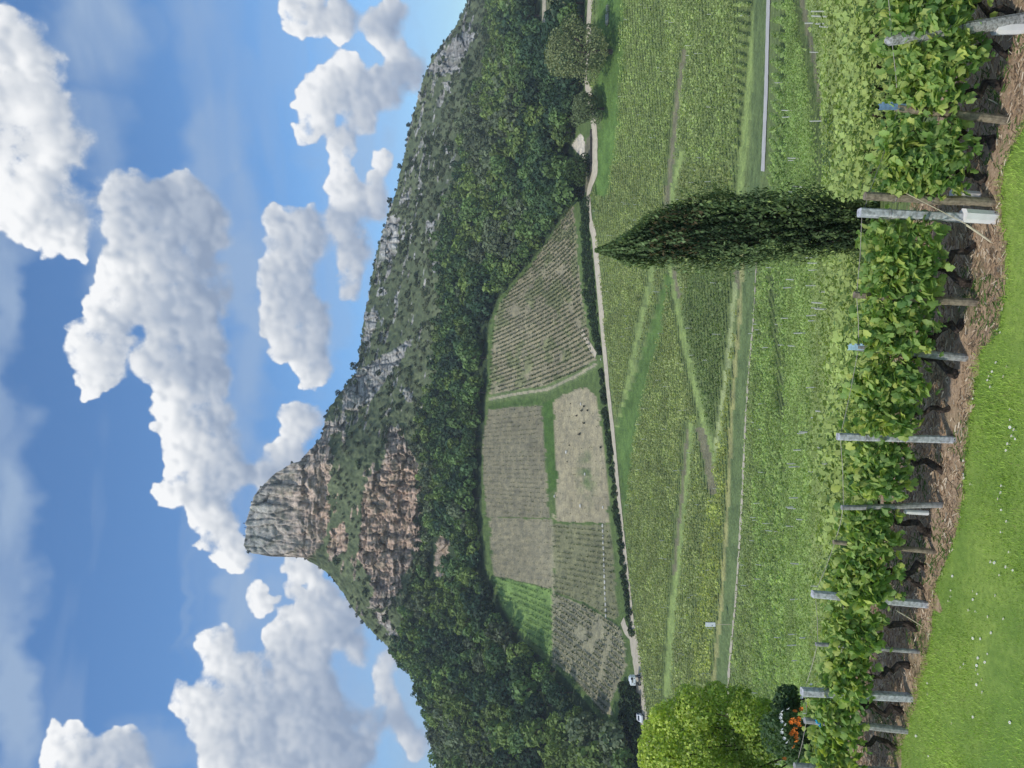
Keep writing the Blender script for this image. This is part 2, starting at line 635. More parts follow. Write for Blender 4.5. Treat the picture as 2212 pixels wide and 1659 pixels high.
    al = smooth(t, d_, 0.26, 0.88)
    al = mth(t, 'MULTIPLY', al, smooth(t, sep.outputs[0], 0.02, 0.2))
    li = mth(t, 'MULTIPLY_ADD', n0, 0.30, sep.outputs[1], clamp=True)
    ramp = N(t, 'ShaderNodeValToRGB')
    e = ramp.color_ramp.elements
    e[0].position, e[0].color = 0.0, (0.185, 0.235, 0.325, 1)
    e[1].position, e[1].color = 1.0, (0.65, 0.655, 0.66, 1)
    x_ = ramp.color_ramp.elements.new(0.38)
    x_.color = (0.285, 0.33, 0.405, 1)
    x_ = ramp.color_ramp.elements.new(0.72)
    x_.color = (0.45, 0.475, 0.51, 1)
    L(t, li, ramp.inputs[0])
    va_ = mth(t, 'MULTIPLY', sep.outputs[2], 0.8)
    tot = mth(t, 'SUBTRACT', 1.0, mth(t, 'MULTIPLY', mth(t, 'SUBTRACT', 1.0, al), mth(t, 'SUBTRACT', 1.0, va_)), clamp=True)
    colr = mixc(t, al, (0.245, 0.325, 0.445), ramp.outputs[0])
    em = N(t, 'ShaderNodeEmission')
    L(t, colr, em.inputs['Color'])
    em.inputs['Strength'].default_value = 1.0
    tr = N(t, 'ShaderNodeBsdfTransparent')
    mx = N(t, 'ShaderNodeMixShader')
    L(t, tot, mx.inputs[0])
    L(t, tr.outputs[0], mx.inputs[1])
    L(t, em.outputs[0], mx.inputs[2])
    L(t, mx.outputs[0], t.nodes['Material Output'].inputs['Surface'])
    try:
        m.cycles.emission_sampling = 'NONE'
    except Exception:
        pass
    c = np.stack([dens, np.clip(lit, 0, 1), veil], -1).reshape(-1, 3)
    me = mesh_np('sky', P.reshape(-1, 3), q, 4, m, c, smooth_=True)
    o = link(bpy.data.objects.new('sky', me))
    tag(o, 'sky with white cumulus banks and thin veils of cloud', kind='structure')


cloud_dome()

# ------------------------------------------------------------------ terrain
SKY = [(-700, 1120), (-300, 1060), (-120, 1035), (0, 1013), (24, 1001.5), (60, 983), (80, 966), (95, 956), (119, 936), (150, 922), (175, 912), (214, 903),
       (250, 892), (283, 882), (342, 873), (411, 856), (464, 838), (540, 815), (620, 800), (686, 786), (747, 778), (802, 771),
       (827, 752), (847, 736), (865, 722), (894, 705), (918, 700), (940, 694), (958, 684.5), (972, 670), (982, 660), (997, 649), (1000, 632), (1006, 622), (1021, 597), (1045, 569),
       (1062, 556), (1081, 545.7), (1100, 539), (1120, 532), (1148, 530), (1165, 526), (1180, 526), (1188, 532), (1193, 538), (1196, 545), (1199, 560), (1202, 585), (1204, 640), (1206, 657),
       (1214, 672), (1224, 688), (1238, 706), (1251, 720), (1275, 737), (1299, 752), (1321, 766), (1343, 784), (1358, 798), (1375, 815), (1400, 842), (1430, 863), (1455, 888), (1481, 910), (1510, 922), (1550, 931), (1600, 945), (1659, 955), (1900, 1010), (2400, 1100)]
SKY = np.array(SKY, float)
LY = np.array([-700, 0, 100, 200, 300, 400, 500, 600, 700, 800, 900, 960, 1000, 1100, 1200, 1250, 1300, 1400, 1500, 1600, 1700, 2400], float)
T_ = {
    'y0': [580, 560, 560, 560, 555, 550, 540, 520, 490, 460, 436, 424, 420, 418, 416, 404, 395, 380, 365, 350, 345, 330],
    'X1': [1140, 1030, 1010, 960, 930, 910, 880, 860, 840, 815, 780, 730, 708, 702, 702, 742, 778, 878, 935, 965, 985, 1130],
    'y1': [560, 545, 510, 525, 520, 510, 500, 485, 462, 444, 424, 416, 413, 411, 409, 398, 388, 368, 345, 328, 320, 300],
    'X2': [1160, 1050, 1030, 990, 960, 940, 910, 900, 890, 862, 832, 805, 785, 779, 774, 792, 832, 902, 960, 990, 1010, 1150],
    'y2': [520, 520, 490, 480, 480, 470, 460, 445, 435, 422, 406, 396, 393, 391, 390, 385, 378, 352, 320, 305, 300, 280],
    'X3': [1180, 1080, 1060, 1020, 990, 960, 935, 938, 938, 922, 904, 906, 908, 910, 908, 896, 880, 930, 1000, 1030, 1050, 1170],
    'y3': [480, 480, 450, 440, 440, 430, 425, 405, 397, 393, 390, 387, 386, 385, 384, 379, 371, 340, 305, 290, 285, 260],
    'X4': [1200, 1150, 1150, 1140, 1130, 1120, 1110, 1092, 1066, 1060, 1056, 1054, 1052, 1052, 1058, 1066, 1080, 1130, 1200, 1250, 1290, 1350],
    'y4': [340, 340, 335, 335, 332, 330, 328, 325, 325, 325, 323, 322, 320, 318, 310, 305, 298, 272, 245, 228, 220, 210],
    'X5': [1270, 1272, 1268, 1270, 1283, 1280, 1280, 1290, 1300, 1309, 1322, 1329, 1334, 1345, 1358, 1362, 1368, 1380, 1390, 1398, 1406, 1450],
    'y5': [240, 235, 234, 236, 238, 240, 240, 240, 239, 236, 233, 231, 230, 226, 221, 218, 214, 206, 198, 192, 188, 180],
}
for k in T_:
    T_[k] = np.array(T_[k], float)
LOW = [(1440, 178), (1500, 155), (1560, 138), (1620, 122), (1680, 95), (1730, 72), (1780, 50), (1830, 33), (1880, 21), (1950, 14.5)]

ROWA = 8.43     # front vine row: y = ROWA - 0.28 x


def row_y(t):
    return ROWA / (1 + 0.28 * t)


colsY = np.concatenate([np.arange(-700, -60, 12.0), np.arange(-60, 1722, 2.0), np.arange(1722, 2400, 12.0)])
NCOL = len(colsY)
tcol = (CY - colsY) / F


def lev(k):
    a = np.interp(colsY, LY, T_[k])
    ker = np.ones(9) / 9
    return a


X0 = np.interp(colsY, SKY[:, 0], SKY[:, 1])
X0 = X0 + (fbm(colsY / 7.0, colsY * 0, 3, 3) - 0.5) * 6 * (np.abs(colsY - 1201) > 5)
Xl = [X0, lev('X1'), lev('X2'), lev('X3'), lev('X4'), lev('X5')]
yl = [lev('y0'), lev('y1'), lev('y2'), lev('y3'), lev('y4'), lev('y5')]
for i in range(1, 4):
    Xl[i] = np.maximum(Xl[i], X0 + 4 * i)
for (X, y) in LOW:
    Xl.append(np.full(NCOL, float(X)))
    yl.append(np.full(NCOL, float(y)))
yp = row_y(tcol) + 1.7
Xl.append(CX + 5.0 * F / yp)
yl.append(yp)
ROWS = [70, 45, 62, 44, 60, 14, 12, 12, 12, 12, 10, 8, 8, 8, 6, 6]
Xg = []
Yd = []
for i, n in enumerate(ROWS):
    s = np.linspace(0, 1, n, endpoint=False)[:, None]
    Xg.append(Xl[i] * (1 - s) + Xl[i + 1] * s)
    Yd.append(yl[i] * (1 - s) + yl[i + 1] * s)
Xg.append(Xl[-1][None])
Yd.append(yl[-1][None])
Xg = np.concatenate(Xg)
Yd = np.concatenate(Yd)
# smooth depth a little (keep the cliffs)
ker = np.array([1, 2, 3, 2, 1]) / 9.0
for _ in range(3):
    P = np.pad(Yd, ((2, 2), (0, 0)), mode='edge')
    S = sum(ker[i] * P[i:i + Yd.shape[0]] for i in range(5))
    w = np.zeros((Yd.shape[0], 1))
    w[230:] = 1.0
    S[0] = Yd[0]
    S[-1] = Yd[-1]
    Yd = Yd * (1 - w) + S * w
YC = np.broadcast_to(colsY[None], Xg.shape)

# height lookup before the rock relief
YS = np.linspace(8.5, 600, 1800)
Hf = np.empty((NCOL, len(YS)))
for j in range(NCOL):
    yy = Yd[::-1, j]
    zz = -(Xg[::-1, j] - CX) / F * yy
    Hf[j] = np.interp(YS, yy, zz)


def ground(x, y):
    x = np.asarray(x, float)
    y = np.maximum(np.asarray(y, float), 8.6)
    yc = CY - x / y * F
    ci = np.interp(yc, colsY, np.arange(NCOL))
    c0 = np.clip(np.floor(ci).astype(int), 0, NCOL - 2)
    fc = ci - c0
    yi = np.clip((y - YS[0]) / (YS[1] - YS[0]), 0, len(YS) - 1.001)
    y0 = np.floor(yi).astype(int)
    fy = yi - y0
    a = Hf[c0, y0] * (1 - fc) + Hf[c0 + 1, y0] * fc
    b = Hf[c0, y0 + 1] * (1 - fc) + Hf[c0 + 1, y0 + 1] * fc
    return a * (1 - fy) + b * fy


def photo(x, y, z):
    return CX - z / y * F, CY - x / y * F


def world(X, Y):
    """ground point seen at photo position (X, Y)"""
    X = np.atleast_1d(np.asarray(X, float))
    Y = np.atleast_1d(np.asarray(Y, float))
    out = np.empty((len(X), 3))
    for i, (a, b) in enumerate(zip(X, Y)):
        c = int(np.clip(np.searchsorted(colsY, b), 0, NCOL - 1))
        y = np.interp(a, Xg[:, c], Yd[:, c])
        out[i] = ((CY - b) / F * y, y, -(a - CX) / F * y)
    return out


# regions traced on the hill (photo units)
ROCKS = {
    'tower': [(515, 1170), (520, 1100), (560, 1040), (600, 1000), (640, 985), (665, 960), (700, 915), (712, 945), (716, 1000), (708, 1050), (712, 1110), (698, 1170), (665, 1210), (530, 1215)],
    'lower': [(798, 1025), (784, 1061), (778, 1100), (776, 1180), (772, 1204), (796, 1243), (808, 1279), (792, 1315), (824, 1316), (847, 1299), (868, 1271), (864, 1240), (892, 1220), (888, 1192), (912, 1188), (904, 1124), (908, 1038), (896, 982), (866, 940), (860, 917), (838, 921), (832, 980), (824, 1008)],
    'mid': [(712, 1150), (735, 1130), (748, 1125), (752, 1190), (720, 1205), (708, 1190)],
    'left': [(808, 1325), (835, 1320), (850, 1355), (838, 1365), (812, 1340)],
    'left2': [(838, 1350), (860, 1362), (852, 1385), (840, 1370)],
    'right': [(771, 802), (738, 852), (745, 882), (768, 890), (797, 867), (840, 814), (862, 784), (898, 729), (876, 737), (833, 765), (798, 784)],
    'right2': [(686, 900), (706, 912), (735, 905), (752, 912), (730, 935), (690, 945)],
    'ridge1': [(833, 464), (862, 470), (862, 520), (848, 560), (820, 570), (822, 520)],
    'ridge2': [(789, 675), (818, 672), (815, 700), (800, 735), (783, 745)],
    'ridge3': [(818, 620), (834, 622), (830, 640), (812, 642)],
    'spots': [(920, 480), (942, 474), (938, 500), (925, 525), (918, 515)],
    'spots2': [(935, 562), (948, 565), (944, 592), (934, 588)],
    'spots3': [(875, 838), (892, 845), (886, 868), (872, 862)],
    'far': [(1031, 71), (1001, 71), (969, 95), (942, 119), (924, 149), (945, 161), (978, 160), (1000, 131), (1013, 107)],
    'far2': [(958, 176), (976, 174), (974, 200), (960, 196)],
    'slab': [(960, 310), (977, 308), (976, 330), (962, 334)],
    'quarry': [(948, 1160), (972, 1163), (966, 1210), (952, 1252), (942, 1248), (941, 1200)],
}
HB = 0.3307


def zc(l):
    return [(1015 + (x) * 0.3306, 713.2 + y * 0.3306) for x, y in l]


FIELDS = {
    'A': [(1237, 442), (1157, 562), (1081, 653), (1069, 693), (1062, 780), (1058, 853), (1120, 842), (1178, 835), (1240, 806), (1269, 791), (1286, 780), (1276, 740), (1268, 700), (1256, 640), (1247, 560), (1246, 511)],
    'B': zc([(130, 500), (300, 505), (470, 495), (490, 740), (500, 960), (520, 1225), (110, 1225), (90, 1000), (85, 700)]),
    'C': zc([(130, 1230), (530, 1235), (540, 1659)]) + [(1195, 1272), (1185, 1270), (1100, 1250), (1066, 1245)],
    'D': [(1066, 1248), (1100, 1252), (1192, 1274), (1193, 1420), (1160, 1395), (1120, 1360), (1085, 1310)],
    'E': zc([(550, 470), (600, 420), (760, 370), (830, 440), (870, 720), (910, 1110), (900, 1180), (910, 1260), (860, 1260), (560, 1250), (560, 1090), (575, 960), (550, 760)]),
    'F': zc([(545, 1265), (860, 1275), (910, 1270), (930, 1400), (950, 1659)]) + [(1330, 1290), (1337, 1330), (1325, 1340), (1260, 1300), (1198, 1278)],
    'G': [(1198, 1284), (1260, 1306), (1325, 1345), (1340, 1360), (1350, 1400), (1352, 1440), (1335, 1480), (1318, 1520), (1322, 1545), (1300, 1540), (1270, 1500), (1235, 1460), (1198, 1430)],
}
GREENLANE = zc([(475, 480), (560, 440), (545, 470), (550, 760), (575, 960), (560, 1040), (520, 1060), (490, 740), (480, 560)])
WOOD = [(1062, -90), (1262, -90), (1262, 200), (1240, 300), (1225, 330), (1262, 345), (1268, 420), (1240, 436), (1154, 555), (1076, 645), (1056, 700), (1048, 860), (1042, 1000), (1042, 1120), (1052, 1240), (1078, 1300), (1110, 1362),
        (1160, 1412), (1210, 1452), (1262, 1512), (1312, 1572), (1390, 1590), (1405, 1800), (985, 1800), (962, 1650), (940, 1540), (915, 1470), (868, 1412), (856, 1372), (885, 1330), (905, 1280), (915, 1240), (930, 1100), (922, 1000), (905, 960),
        (945, 800), (945, 740), (962, 640), (952, 560), (968, 460), (985, 400), (1000, 330), (1010, 250), (1035, 190), (1060, 150), (1068, 80), (1060, 40), (1062, -90)]
LANES_LOW = [  # grass lanes and tracks between the vineyard parcels: polyline, half width, kind
    ([(1480, 110), (1465, 200), (1445, 400), (1440, 480)], 5, 'soil'),
    ([(1475, 330), (1455, 400), (1450, 470)], 5, 'grass'),
    ([(1640, -60), (1622, 150), (1600, 400), (1595, 470)], 7, 'grass'),
    ([(1410, 580), (1393, 660), (1380, 720), (1355, 840), (1333, 935)], 4, 'grass'),
    ([(1450, 575), (1462, 650), (1478, 735), (1490, 790), (1515, 890), (1542, 990)], 6, 'grass'),
    ([(1456, 580), (1466, 640)], 4, 'soil'),
    ([(1592, 580), (1582, 680), (1570, 800), (1556, 900), (1545, 975)], 4, 'pale'),
    ([(1592, 590), (1608, 640), (1622, 690)], 7, 'soil'),
    ([(1513, 930), (1528, 990), (1540, 1060)], 8, 'soil'),
    ([(1492, 920), (1480, 1060), (1466, 1200), (1452, 1330), (1440, 1500)], 6, 'grass'),
    ([(1486, 930), (1472, 1080), (1456, 1240)], 3, 'soil'),
    ([(1733, -60), (1752, 60), (1770, 120), (1790, 260), (1800, 390), (1802, 470)], 9, 'grass'),
    ([(1728, -20), (1762, 140), (1782, 280), (1792, 400)], 5, 'soil'),
    ([(1672, 600), (1686, 720), (1696, 800)], 4, 'dark'),
    ([(1695, 800), (1702, 900)], 4, 'dark'),
]
GRASS_AREAS = [
    [(1278, -90), (1290, 60), (1292, 260), (1290, 420), (1312, 430), (1320, 400), (1335, 300), (1342, 200), (1345, 100), (1345, -90)],
    [(1330, 935), (1345, 880), (1370, 820), (1400, 720), (1425, 640), (1440, 590), (1452, 600), (1440, 680), (1420, 760), (1395, 850), (1372, 960), (1362, 1050), (1356, 1120), (1348, 1090)],
]
DARKPARCEL = [(1505, 580), (1588, 590), (1568, 790), (1545, 950), (1512, 850), (1488, 740), (1478, 680)]
YELLOWPARCEL = [(1596, 600), (1620, 700), (1612, 800), (1604, 960), (1590, 1160), (1570, 1440), (1500, 1480), (1515, 1300), (1540, 1060), (1560, 900), (1580, 760)]
ROAD_UP = [(1300, -60), (1272, 0), (1269, 60), (1268, 130), (1266, 178), (1275, 223), (1283, 283), (1284, 372), (1271, 418), (1276, 476), (1283, 520), (1292, 610), (1301, 715), (1312, 830), (1325, 940), (1335, 1050), (1348, 1180), (1359, 1285), (1368, 1370), (1378, 1435), (1388, 1520), (1393, 1560), (1400, 1640), (1410, 1720)]
ROAD_LOW = [(1664, -60), (1661, 0), (1656, 200), (1649, 370), (1640, 470), (1634, 590), (1628, 700), (1619, 800), (1612, 900), (1605, 1060), (1598, 1180), (1590, 1300), (1578, 1420), (1573, 1490), (1570, 1600), (1565, 1720)]

XF, YF = Xg.ravel(), YC.ravel()
ncol = np.zeros((XF.size, 3))
nA = fbm(YF / 26, XF / 20, 1, 4)
nB = fbm(YF / 8, XF / 6, 5, 3)
nC = fbm(YF / 60, XF / 40, 9, 3)
# base classes
low = XF > np.interp(YF, LY, T_['X5'])
scrubc = (1 - nA)[:, None] * np.array([0.14, 0.16, 0.085]) * 1.2 + nA[:, None] * np.array([0.075, 0.10, 0.05])
ncol[:] = scrubc * (0.75 + 0.6 * nB[:, None])
ncol[low] = np.array([0.17, 0.22, 0.085])
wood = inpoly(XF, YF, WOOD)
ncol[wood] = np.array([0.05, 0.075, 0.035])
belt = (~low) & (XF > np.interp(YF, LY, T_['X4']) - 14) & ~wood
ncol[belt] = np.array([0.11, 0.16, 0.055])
soil = {'A': (0.30, 0.27, 0.18), 'B': (0.235, 0.215, 0.145), 'C': (0.27, 0.245, 0.165), 'D': (0.19, 0.29, 0.09), 'E': (0.34, 0.30, 0.20), 'F': (0.22, 0.22, 0.125), 'G': (0.31, 0.29, 0.19)}
fjx = XF + (fbm(YF / 7, XF / 7, 83, 3) - 0.5) * 7
fjy = YF + (fbm(YF / 7, XF / 7, 87, 3) - 0.5) * 7
for k, poly in FIELDS.items():
    m_ = inpoly(fjx, fjy, poly)
    ncol[m_] = np.array(soil[k]) * (0.82 + 0.36 * nC[m_, None])
ew = np.clip(1.3 - np.hypot((XF - 1268) / 22, (YF - 1030) / 62), 0, 1) * np.clip((fbm(YF / 14, XF / 14, 81, 3) - 0.3) * 3, 0, 1) * inpoly(XF, YF, FIELDS['E'])
ncol[:] = ncol * (1 - ew[:, None]) + np.array([0.15, 0.19, 0.09]) * ew[:, None]
m_ = inpoly(XF, YF, FIELDS['A']) & (nA > 0.60)
ncol[m_] = ncol[m_] * np.array([0.75, 0.86, 0.7])
ncol[inpoly(XF, YF, GREENLANE)] = (0.075, 0.14, 0.035)
dl = dist_line(XF, YF, [(1058, 862), (1120, 850), (1180, 842), (1240, 815), (1285, 788)])
ncol[dl < 9] = (0.14, 0.19, 0.075)
ncol[dl < 3.0] = (0.36, 0.33, 0.23)
dl = dist_line(XF, YF, [(1062, 880), (1120, 870), (1165, 866)])
ncol[dl < 6] = (0.08, 0.13, 0.04)
dl = dist_line(XF, YF, [(1193, 1110), (1194, 1250), (1196, 1440)])
ncol[dl < 2.4] = (0.33, 0.31, 0.20)
for ln, w_, kind in LANES_LOW:
    dl = dist_line(XF, YF, ln)
    w2 = w_ * (0.8 + 0.6 * nB)
    ncol[(dl < w2) & low] = {'soil': (0.21, 0.20, 0.125), 'grass': (0.27, 0.35, 0.12), 'pale': (0.36, 0.41, 0.19), 'dark': (0.10, 0.14, 0.055)}[kind]
m_ = (dist_line(XF, YF, [(x - 17, y) for x, y in ROAD_LOW]) < 14) & low
ncol[m_] = (0.15, 0.205, 0.085)
m_ = (dist_line(XF, YF, [(x - 32, y) for x, y in ROAD_LOW]) < 4) & low & (YF > 500)
ncol[m_] = (0.34, 0.34, 0.15)
for i, g_ in enumerate(GRASS_AREAS):
    m_ = inpoly(XF, YF, g_)
    ncol[m_] = np.array([0.115, 0.19, 0.055]) * (0.75 + 0.5 * nC[m_, None]) if i else np.array([0.11, 0.19, 0.05]) * (0.7 + 0.6 * nC[m_, None])
m_ = inpoly(XF, YF, [(1171, -60), (1171, 54), (1180, 54), (1180, -60)])
ncol[m_] = (0.42, 0.38, 0.29)
m_ = inpoly(XF, YF, [(1182, -60), (1182, 40), (1225, 40), (1225, -60)])
ncol[m_] = (0.15, 0.17, 0.08)
m_ = inpoly(XF, YF, [(1253, 288), (1234, 315), (1258, 341), (1264, 341), (1262, 297)])
ncol[m_] = (0.62, 0.56, 0.47)
m_ = inpoly(XF, YF, [(1258, 372), (1266, 300), (1278, 290), (1280, 415), (1262, 415)])
ncol[m_] = (0.17, 0.165, 0.11)
# rock
rock = np.zeros(XF.size)
jx = XF + (fbm(YF / 9, XF / 9, 21, 3) - 0.5) * 16
jy = YF + (fbm(YF / 9, XF / 9, 25, 3) - 0.5) * 16
for k, poly in ROCKS.items():
    rock[inpoly(jx, jy, poly)] = 1
ridge_band = (XF < np.interp(YF, LY, T_['X1']) + 10) & (YF < 960) & (YF > -50)
ledge = fbm(YF / 34 + XF / 60, XF / 6.5 + YF / 40, 93, 3)
rock[ridge_band & (ledge > 0.625) & ~wood] = 0.8
scat = (~wood) & (~low) & (XF < np.interp(YF, LY, T_['X3']) + 12) & (YF > 300) & (YF < 1330)
rock[scat & (ledge > 0.735)] = 0.7
isrock = rock > 0
warm = np.clip(1.35 - np.abs(YF - 1125) / 200, 0, 1) * np.clip((XF - 560) / 150, 0, 1)
warm *= 0.55 + 0.6 * fbm(YF / 22, XF / 30, 31, 3)
warm = np.clip(warm + 0.75 * np.exp(-((XF - 872) / 26) ** 2 - ((YF - 1040) / 70) ** 2), 0, 1)
g_ = np.array([0.40, 0.385, 0.355])
w_c = np.array([0.56, 0.40, 0.30])
strat = fbm(YF / 45, XF / 2.6, 41, 3)
vert = fbm(YF / 2.6, XF / 30, 45, 3)
tone = 0.66 + 0.62 * strat + 0.12 * vert
streak_ = np.clip((fbm(YF / 5, XF / 60, 47, 3) - 0.5) * 3, 0, 1)
warm = np.clip(warm + 0.22 * (YF > 1000) * (fbm(YF / 30, XF / 50, 49, 2) - 0.3), 0, 1)
tone = tone * (1 - 0.20 * streak_)
rc = (g_ * (1 - warm[:, None]) + w_c * warm[:, None]) * tone[:, None]
lich = fbm(YF / 10, XF / 10, 51, 4)
rc = np.where((lich > 0.60)[:, None], rc * np.array([0.70, 0.74, 0.70]), rc)
ncol[isrock] = rc[isrock]
mq = inpoly(jx, jy, ROCKS['quarry'])
ncol[mq] = np.array([0.42, 0.33, 0.25]) * (0.8 + 0.4 * nB[mq, None])

# relief of the cliffs
rk = rock.reshape(Xg.shape)
for _ in range(2):
    P = np.pad(rk, 1, mode='edge')
    rk = (P[1:-1, 1:-1] * 2 + P[:-2, 1:-1] + P[2:, 1:-1] + P[1:-1, :-2] + P[1:-1, 2:]) / 6
def voro(x, y, seed):
    xi = np.floor(x).astype(int)
    yi = np.floor(y).astype(int)
    f1 = np.full(x.shape, 9.0)
    f2 = np.full(x.shape, 9.0)
    h1 = np.zeros(x.shape)
    h2 = np.zeros(x.shape)
    h3 = np.zeros(x.shape)
    ddx = np.zeros(x.shape)
    ddy = np.zeros(x.shape)
    for i in (-1, 0, 1):
        for j in (-1, 0, 1):
            cx, cy = xi + i, yi + j
            a_ = _perm[(cx + seed) & 255, (cy + seed * 3) & 255]
            b_ = _perm[(cx * 3 + seed + 11) & 255, (cy * 5 + 7) & 255]
            c_ = _perm[(cx * 7 + 31) & 255, (cy * 3 + seed) & 255]
            px_, py_ = cx + 0.1 + 0.8 * a_, cy + 0.1 + 0.8 * b_
            d_ = np.hypot(x - px_, y - py_)
            m1 = d_ < f1
            f2 = np.where(m1, f1, np.minimum(f2, d_))
            f1 = np.where(m1, d_, f1)
            h1 = np.where(m1, c_, h1)
            h2 = np.where(m1, a_, h2)
            h3 = np.where(m1, b_, h3)
            ddx = np.where(m1, x - px_, ddx)
            ddy = np.where(m1, y - py_, ddy)
    return f1, f2, h1, h2, h3, ddx, ddy


wj1 = (fbm(YF / 18, XF / 30, 71, 3) - 0.5) * 10
wj2 = (fbm(YF / 24, XF / 12, 73, 3) - 0.5) * 9
zt = np.clip((655 - XF) / 18, 0, 1) * (YF > 990)      # summit wall: tall columns
zb_ = np.clip(1 - np.abs(XF - 682) / 26, 0, 1) * (YF > 980)   # beds below it
dep = np.zeros(XF.size)
cr = np.zeros(XF.size)
tonec = np.zeros(XF.size)
for (sy, sx, amp, tilt, wgt, sd) in ((19, 74, 1.9, 1.6, zt, 3), (30, 11, 1.7, 1.6, zb_, 5), (17, 22, 2.6, 2.3, np.clip(1 - zt - zb_, 0, 1), 7),
                                     (34, 46, 3.0, 2.6, np.clip(1 - zt - zb_, 0, 1), 9), (60, 8, 0.9, 0.8, np.clip(1 - zt, 0, 1) * 0.8, 8), (8, 24, 0.5, 0.6, zt, 13), (11, 5, 0.5, 0.5, zb_, 15), (8, 9, 0.9, 0.9, np.clip(1 - zt - zb_, 0, 1), 17)):
    f1, f2, h1, h2, h3, ddx, ddy = voro((YF + wj1) / sy, (XF + wj2) / sx, sd)
    e_ = np.clip(1 - (f2 - f1) / (0.16 if sd < 10 else 0.15), 0, 1)
    dep += wgt * (amp * (h1 - 0.5) * 2 + tilt * ((h2 - 0.5) * ddx + (h3 - 0.45) * ddy) * 2 + e_ * (1.5 if sd < 10 else 0.5))
    cr = np.maximum(cr, wgt * e_ * (1.0 if sd < 10 else 0.5))
    tonec += wgt * (h3 - 0.5) * (0.20 if sd < 10 else 0.14)
dep += (fbm(YF / 6, XF / 8, 67, 3) - 0.5) * 1.3 + (nA - 0.5) * 5.0
ncol[isrock] *= (1.12 + tonec[isrock])[:, None]
isfar = np.clip((Yd.ravel() - 250) / 60, 0, 1)
disp = rk.ravel() * dep * 0.62 * isfar + (1 - rk.ravel()) * isfar * (nB - 0.5) * 2.2 * (~wood)
ncol[isrock] *= (1 - 0.55 * cr[isrock])[:, None]  # crack shade painted on: rock colour darkened along the block joints
Yfin = Yd + disp.reshape(Yd.shape)
tt = (CY - YC) / F
px = tt * Yd
pz = -(Xg - CX) / F * Yd
V = np.stack([px, Yfin, pz], -1)
# behind the skyline the hill goes on
back = []
bcol = []
for dy, dz in ((600.0, -90.0), (260.0, -45.0), (90.0, -14.0), (25.0, -3.0), (6.0, -0.3)):
    b_ = V[0].copy()
    b_[:, 1] += dy
    b_[:, 0] *= (b_[:, 1] / V[0][:, 1])
    b_[:, 2] += dz
    b_[:, 2] = np.maximum(b_[:, 2], -60) if dy < 500 else np.minimum(b_[:, 2], -20) * 0 - 62
    back.append(b_)
    bcol.append(np.tile(np.array([[0.07, 0.09, 0.04]]), (NCOL, 1)))
# ...and in front of the vine row the sheet runs on beneath the lawn
front = []
for yy in (7.0, 4.0, 1.2):
    f_ = np.stack([tcol * yy * (1.6 if yy < 5 else 1.1), np.full(NCOL, yy), np.full(NCOL, -5.03)], -1)
    front.append(f_)
Vall = np.concatenate([np.array(back), V, np.array(front)], 0)
Call = np.concatenate([np.array(bcol), ncol.reshape(Xg.shape + (3,)), np.full((3, NCOL, 3), 0.12)], 0)
nr = Vall.shape[0]
idx = np.arange(nr * NCOL).reshape(nr, NCOL)
q = np.stack([idx[:-1, :-1], idx[:-1, 1:], idx[1:, 1:], idx[1:, :-1]], -1).reshape(-1, 4)
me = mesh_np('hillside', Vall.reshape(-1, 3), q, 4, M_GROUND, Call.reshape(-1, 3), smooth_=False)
terrain = link(bpy.data.objects.new('hillside', me))
tag(terrain, 'limestone crag with cliffs above a wooded slope and vineyards in the valley', kind='structure')

M_PLAIN = mat_plain('far_meadow', (0.10, 0.14, 0.06), 0.95, 0.2, 0.01)
fg = MB()
fg.add([(-5600, -5600, -64), (5600, -5600, -64), (5600, 5600, -64), (-5600, 5600, -64)], [(0, 1, 2, 3)])
o = fg.obj('ground', M_PLAIN)
tag(o, 'distant low ground round the hill', kind='structure')


# ------------------------------------------------------------------ roads
def resample(line, step):
    out = []
    for (x0, y0), (x1, y1) in zip(line[:-1], line[1:]):
        n = max(1, int(math.hypot(x1 - x0, y1 - y0) / step))
        for i in range(n):
            out.append((x0 + (x1 - x0) * i / n, y0 + (y1 - y0) * i / n))
    out.append(line[-1])
    return out


def ribbon(name, line, width, mat, lift, label, nacross=5, wob=0.15):
    pts = resample(line, 3.0)
    W = world([p[0] for p in pts], [p[1] for p in pts])[:, :2]
    # smooth
    for _ in range(6):
        W[1:-1] = (W[:-2] + 2 * W[1:-1] + W[2:]) / 4
    T = np.gradient(W, axis=0)
    T /= np.linalg.norm(T, axis=1, keepdims=True) + 1e-9
    Nn = np.stack([-T[:, 1], T[:, 0]], 1)
    vs = []
    for i in range(len(W)):
        wd = width(pts[i]) if callable(width) else width
        wd *= 1 + wob * (vnoise(i * 0.35, 0.0, 91) - 0.5)
        for k in range(nacross):
            s = (k / (nacross - 1) - 0.5) * wd
            p = W[i] + Nn[i] * s
            vs.append((p[0], p[1], float(ground(p[0], p[1])) + lift))
    fs = []
    for i in range(len(W) - 1):
        for k in range(nacross - 1):
            a = i * nacross + k
            fs.append((a, a + 1, a + 1 + nacross, a + nacross))
    m = MB()
    m.add(vs, fs)
    o = m.obj(name, mat)
    tag(o, label, kind='structure')
    return o


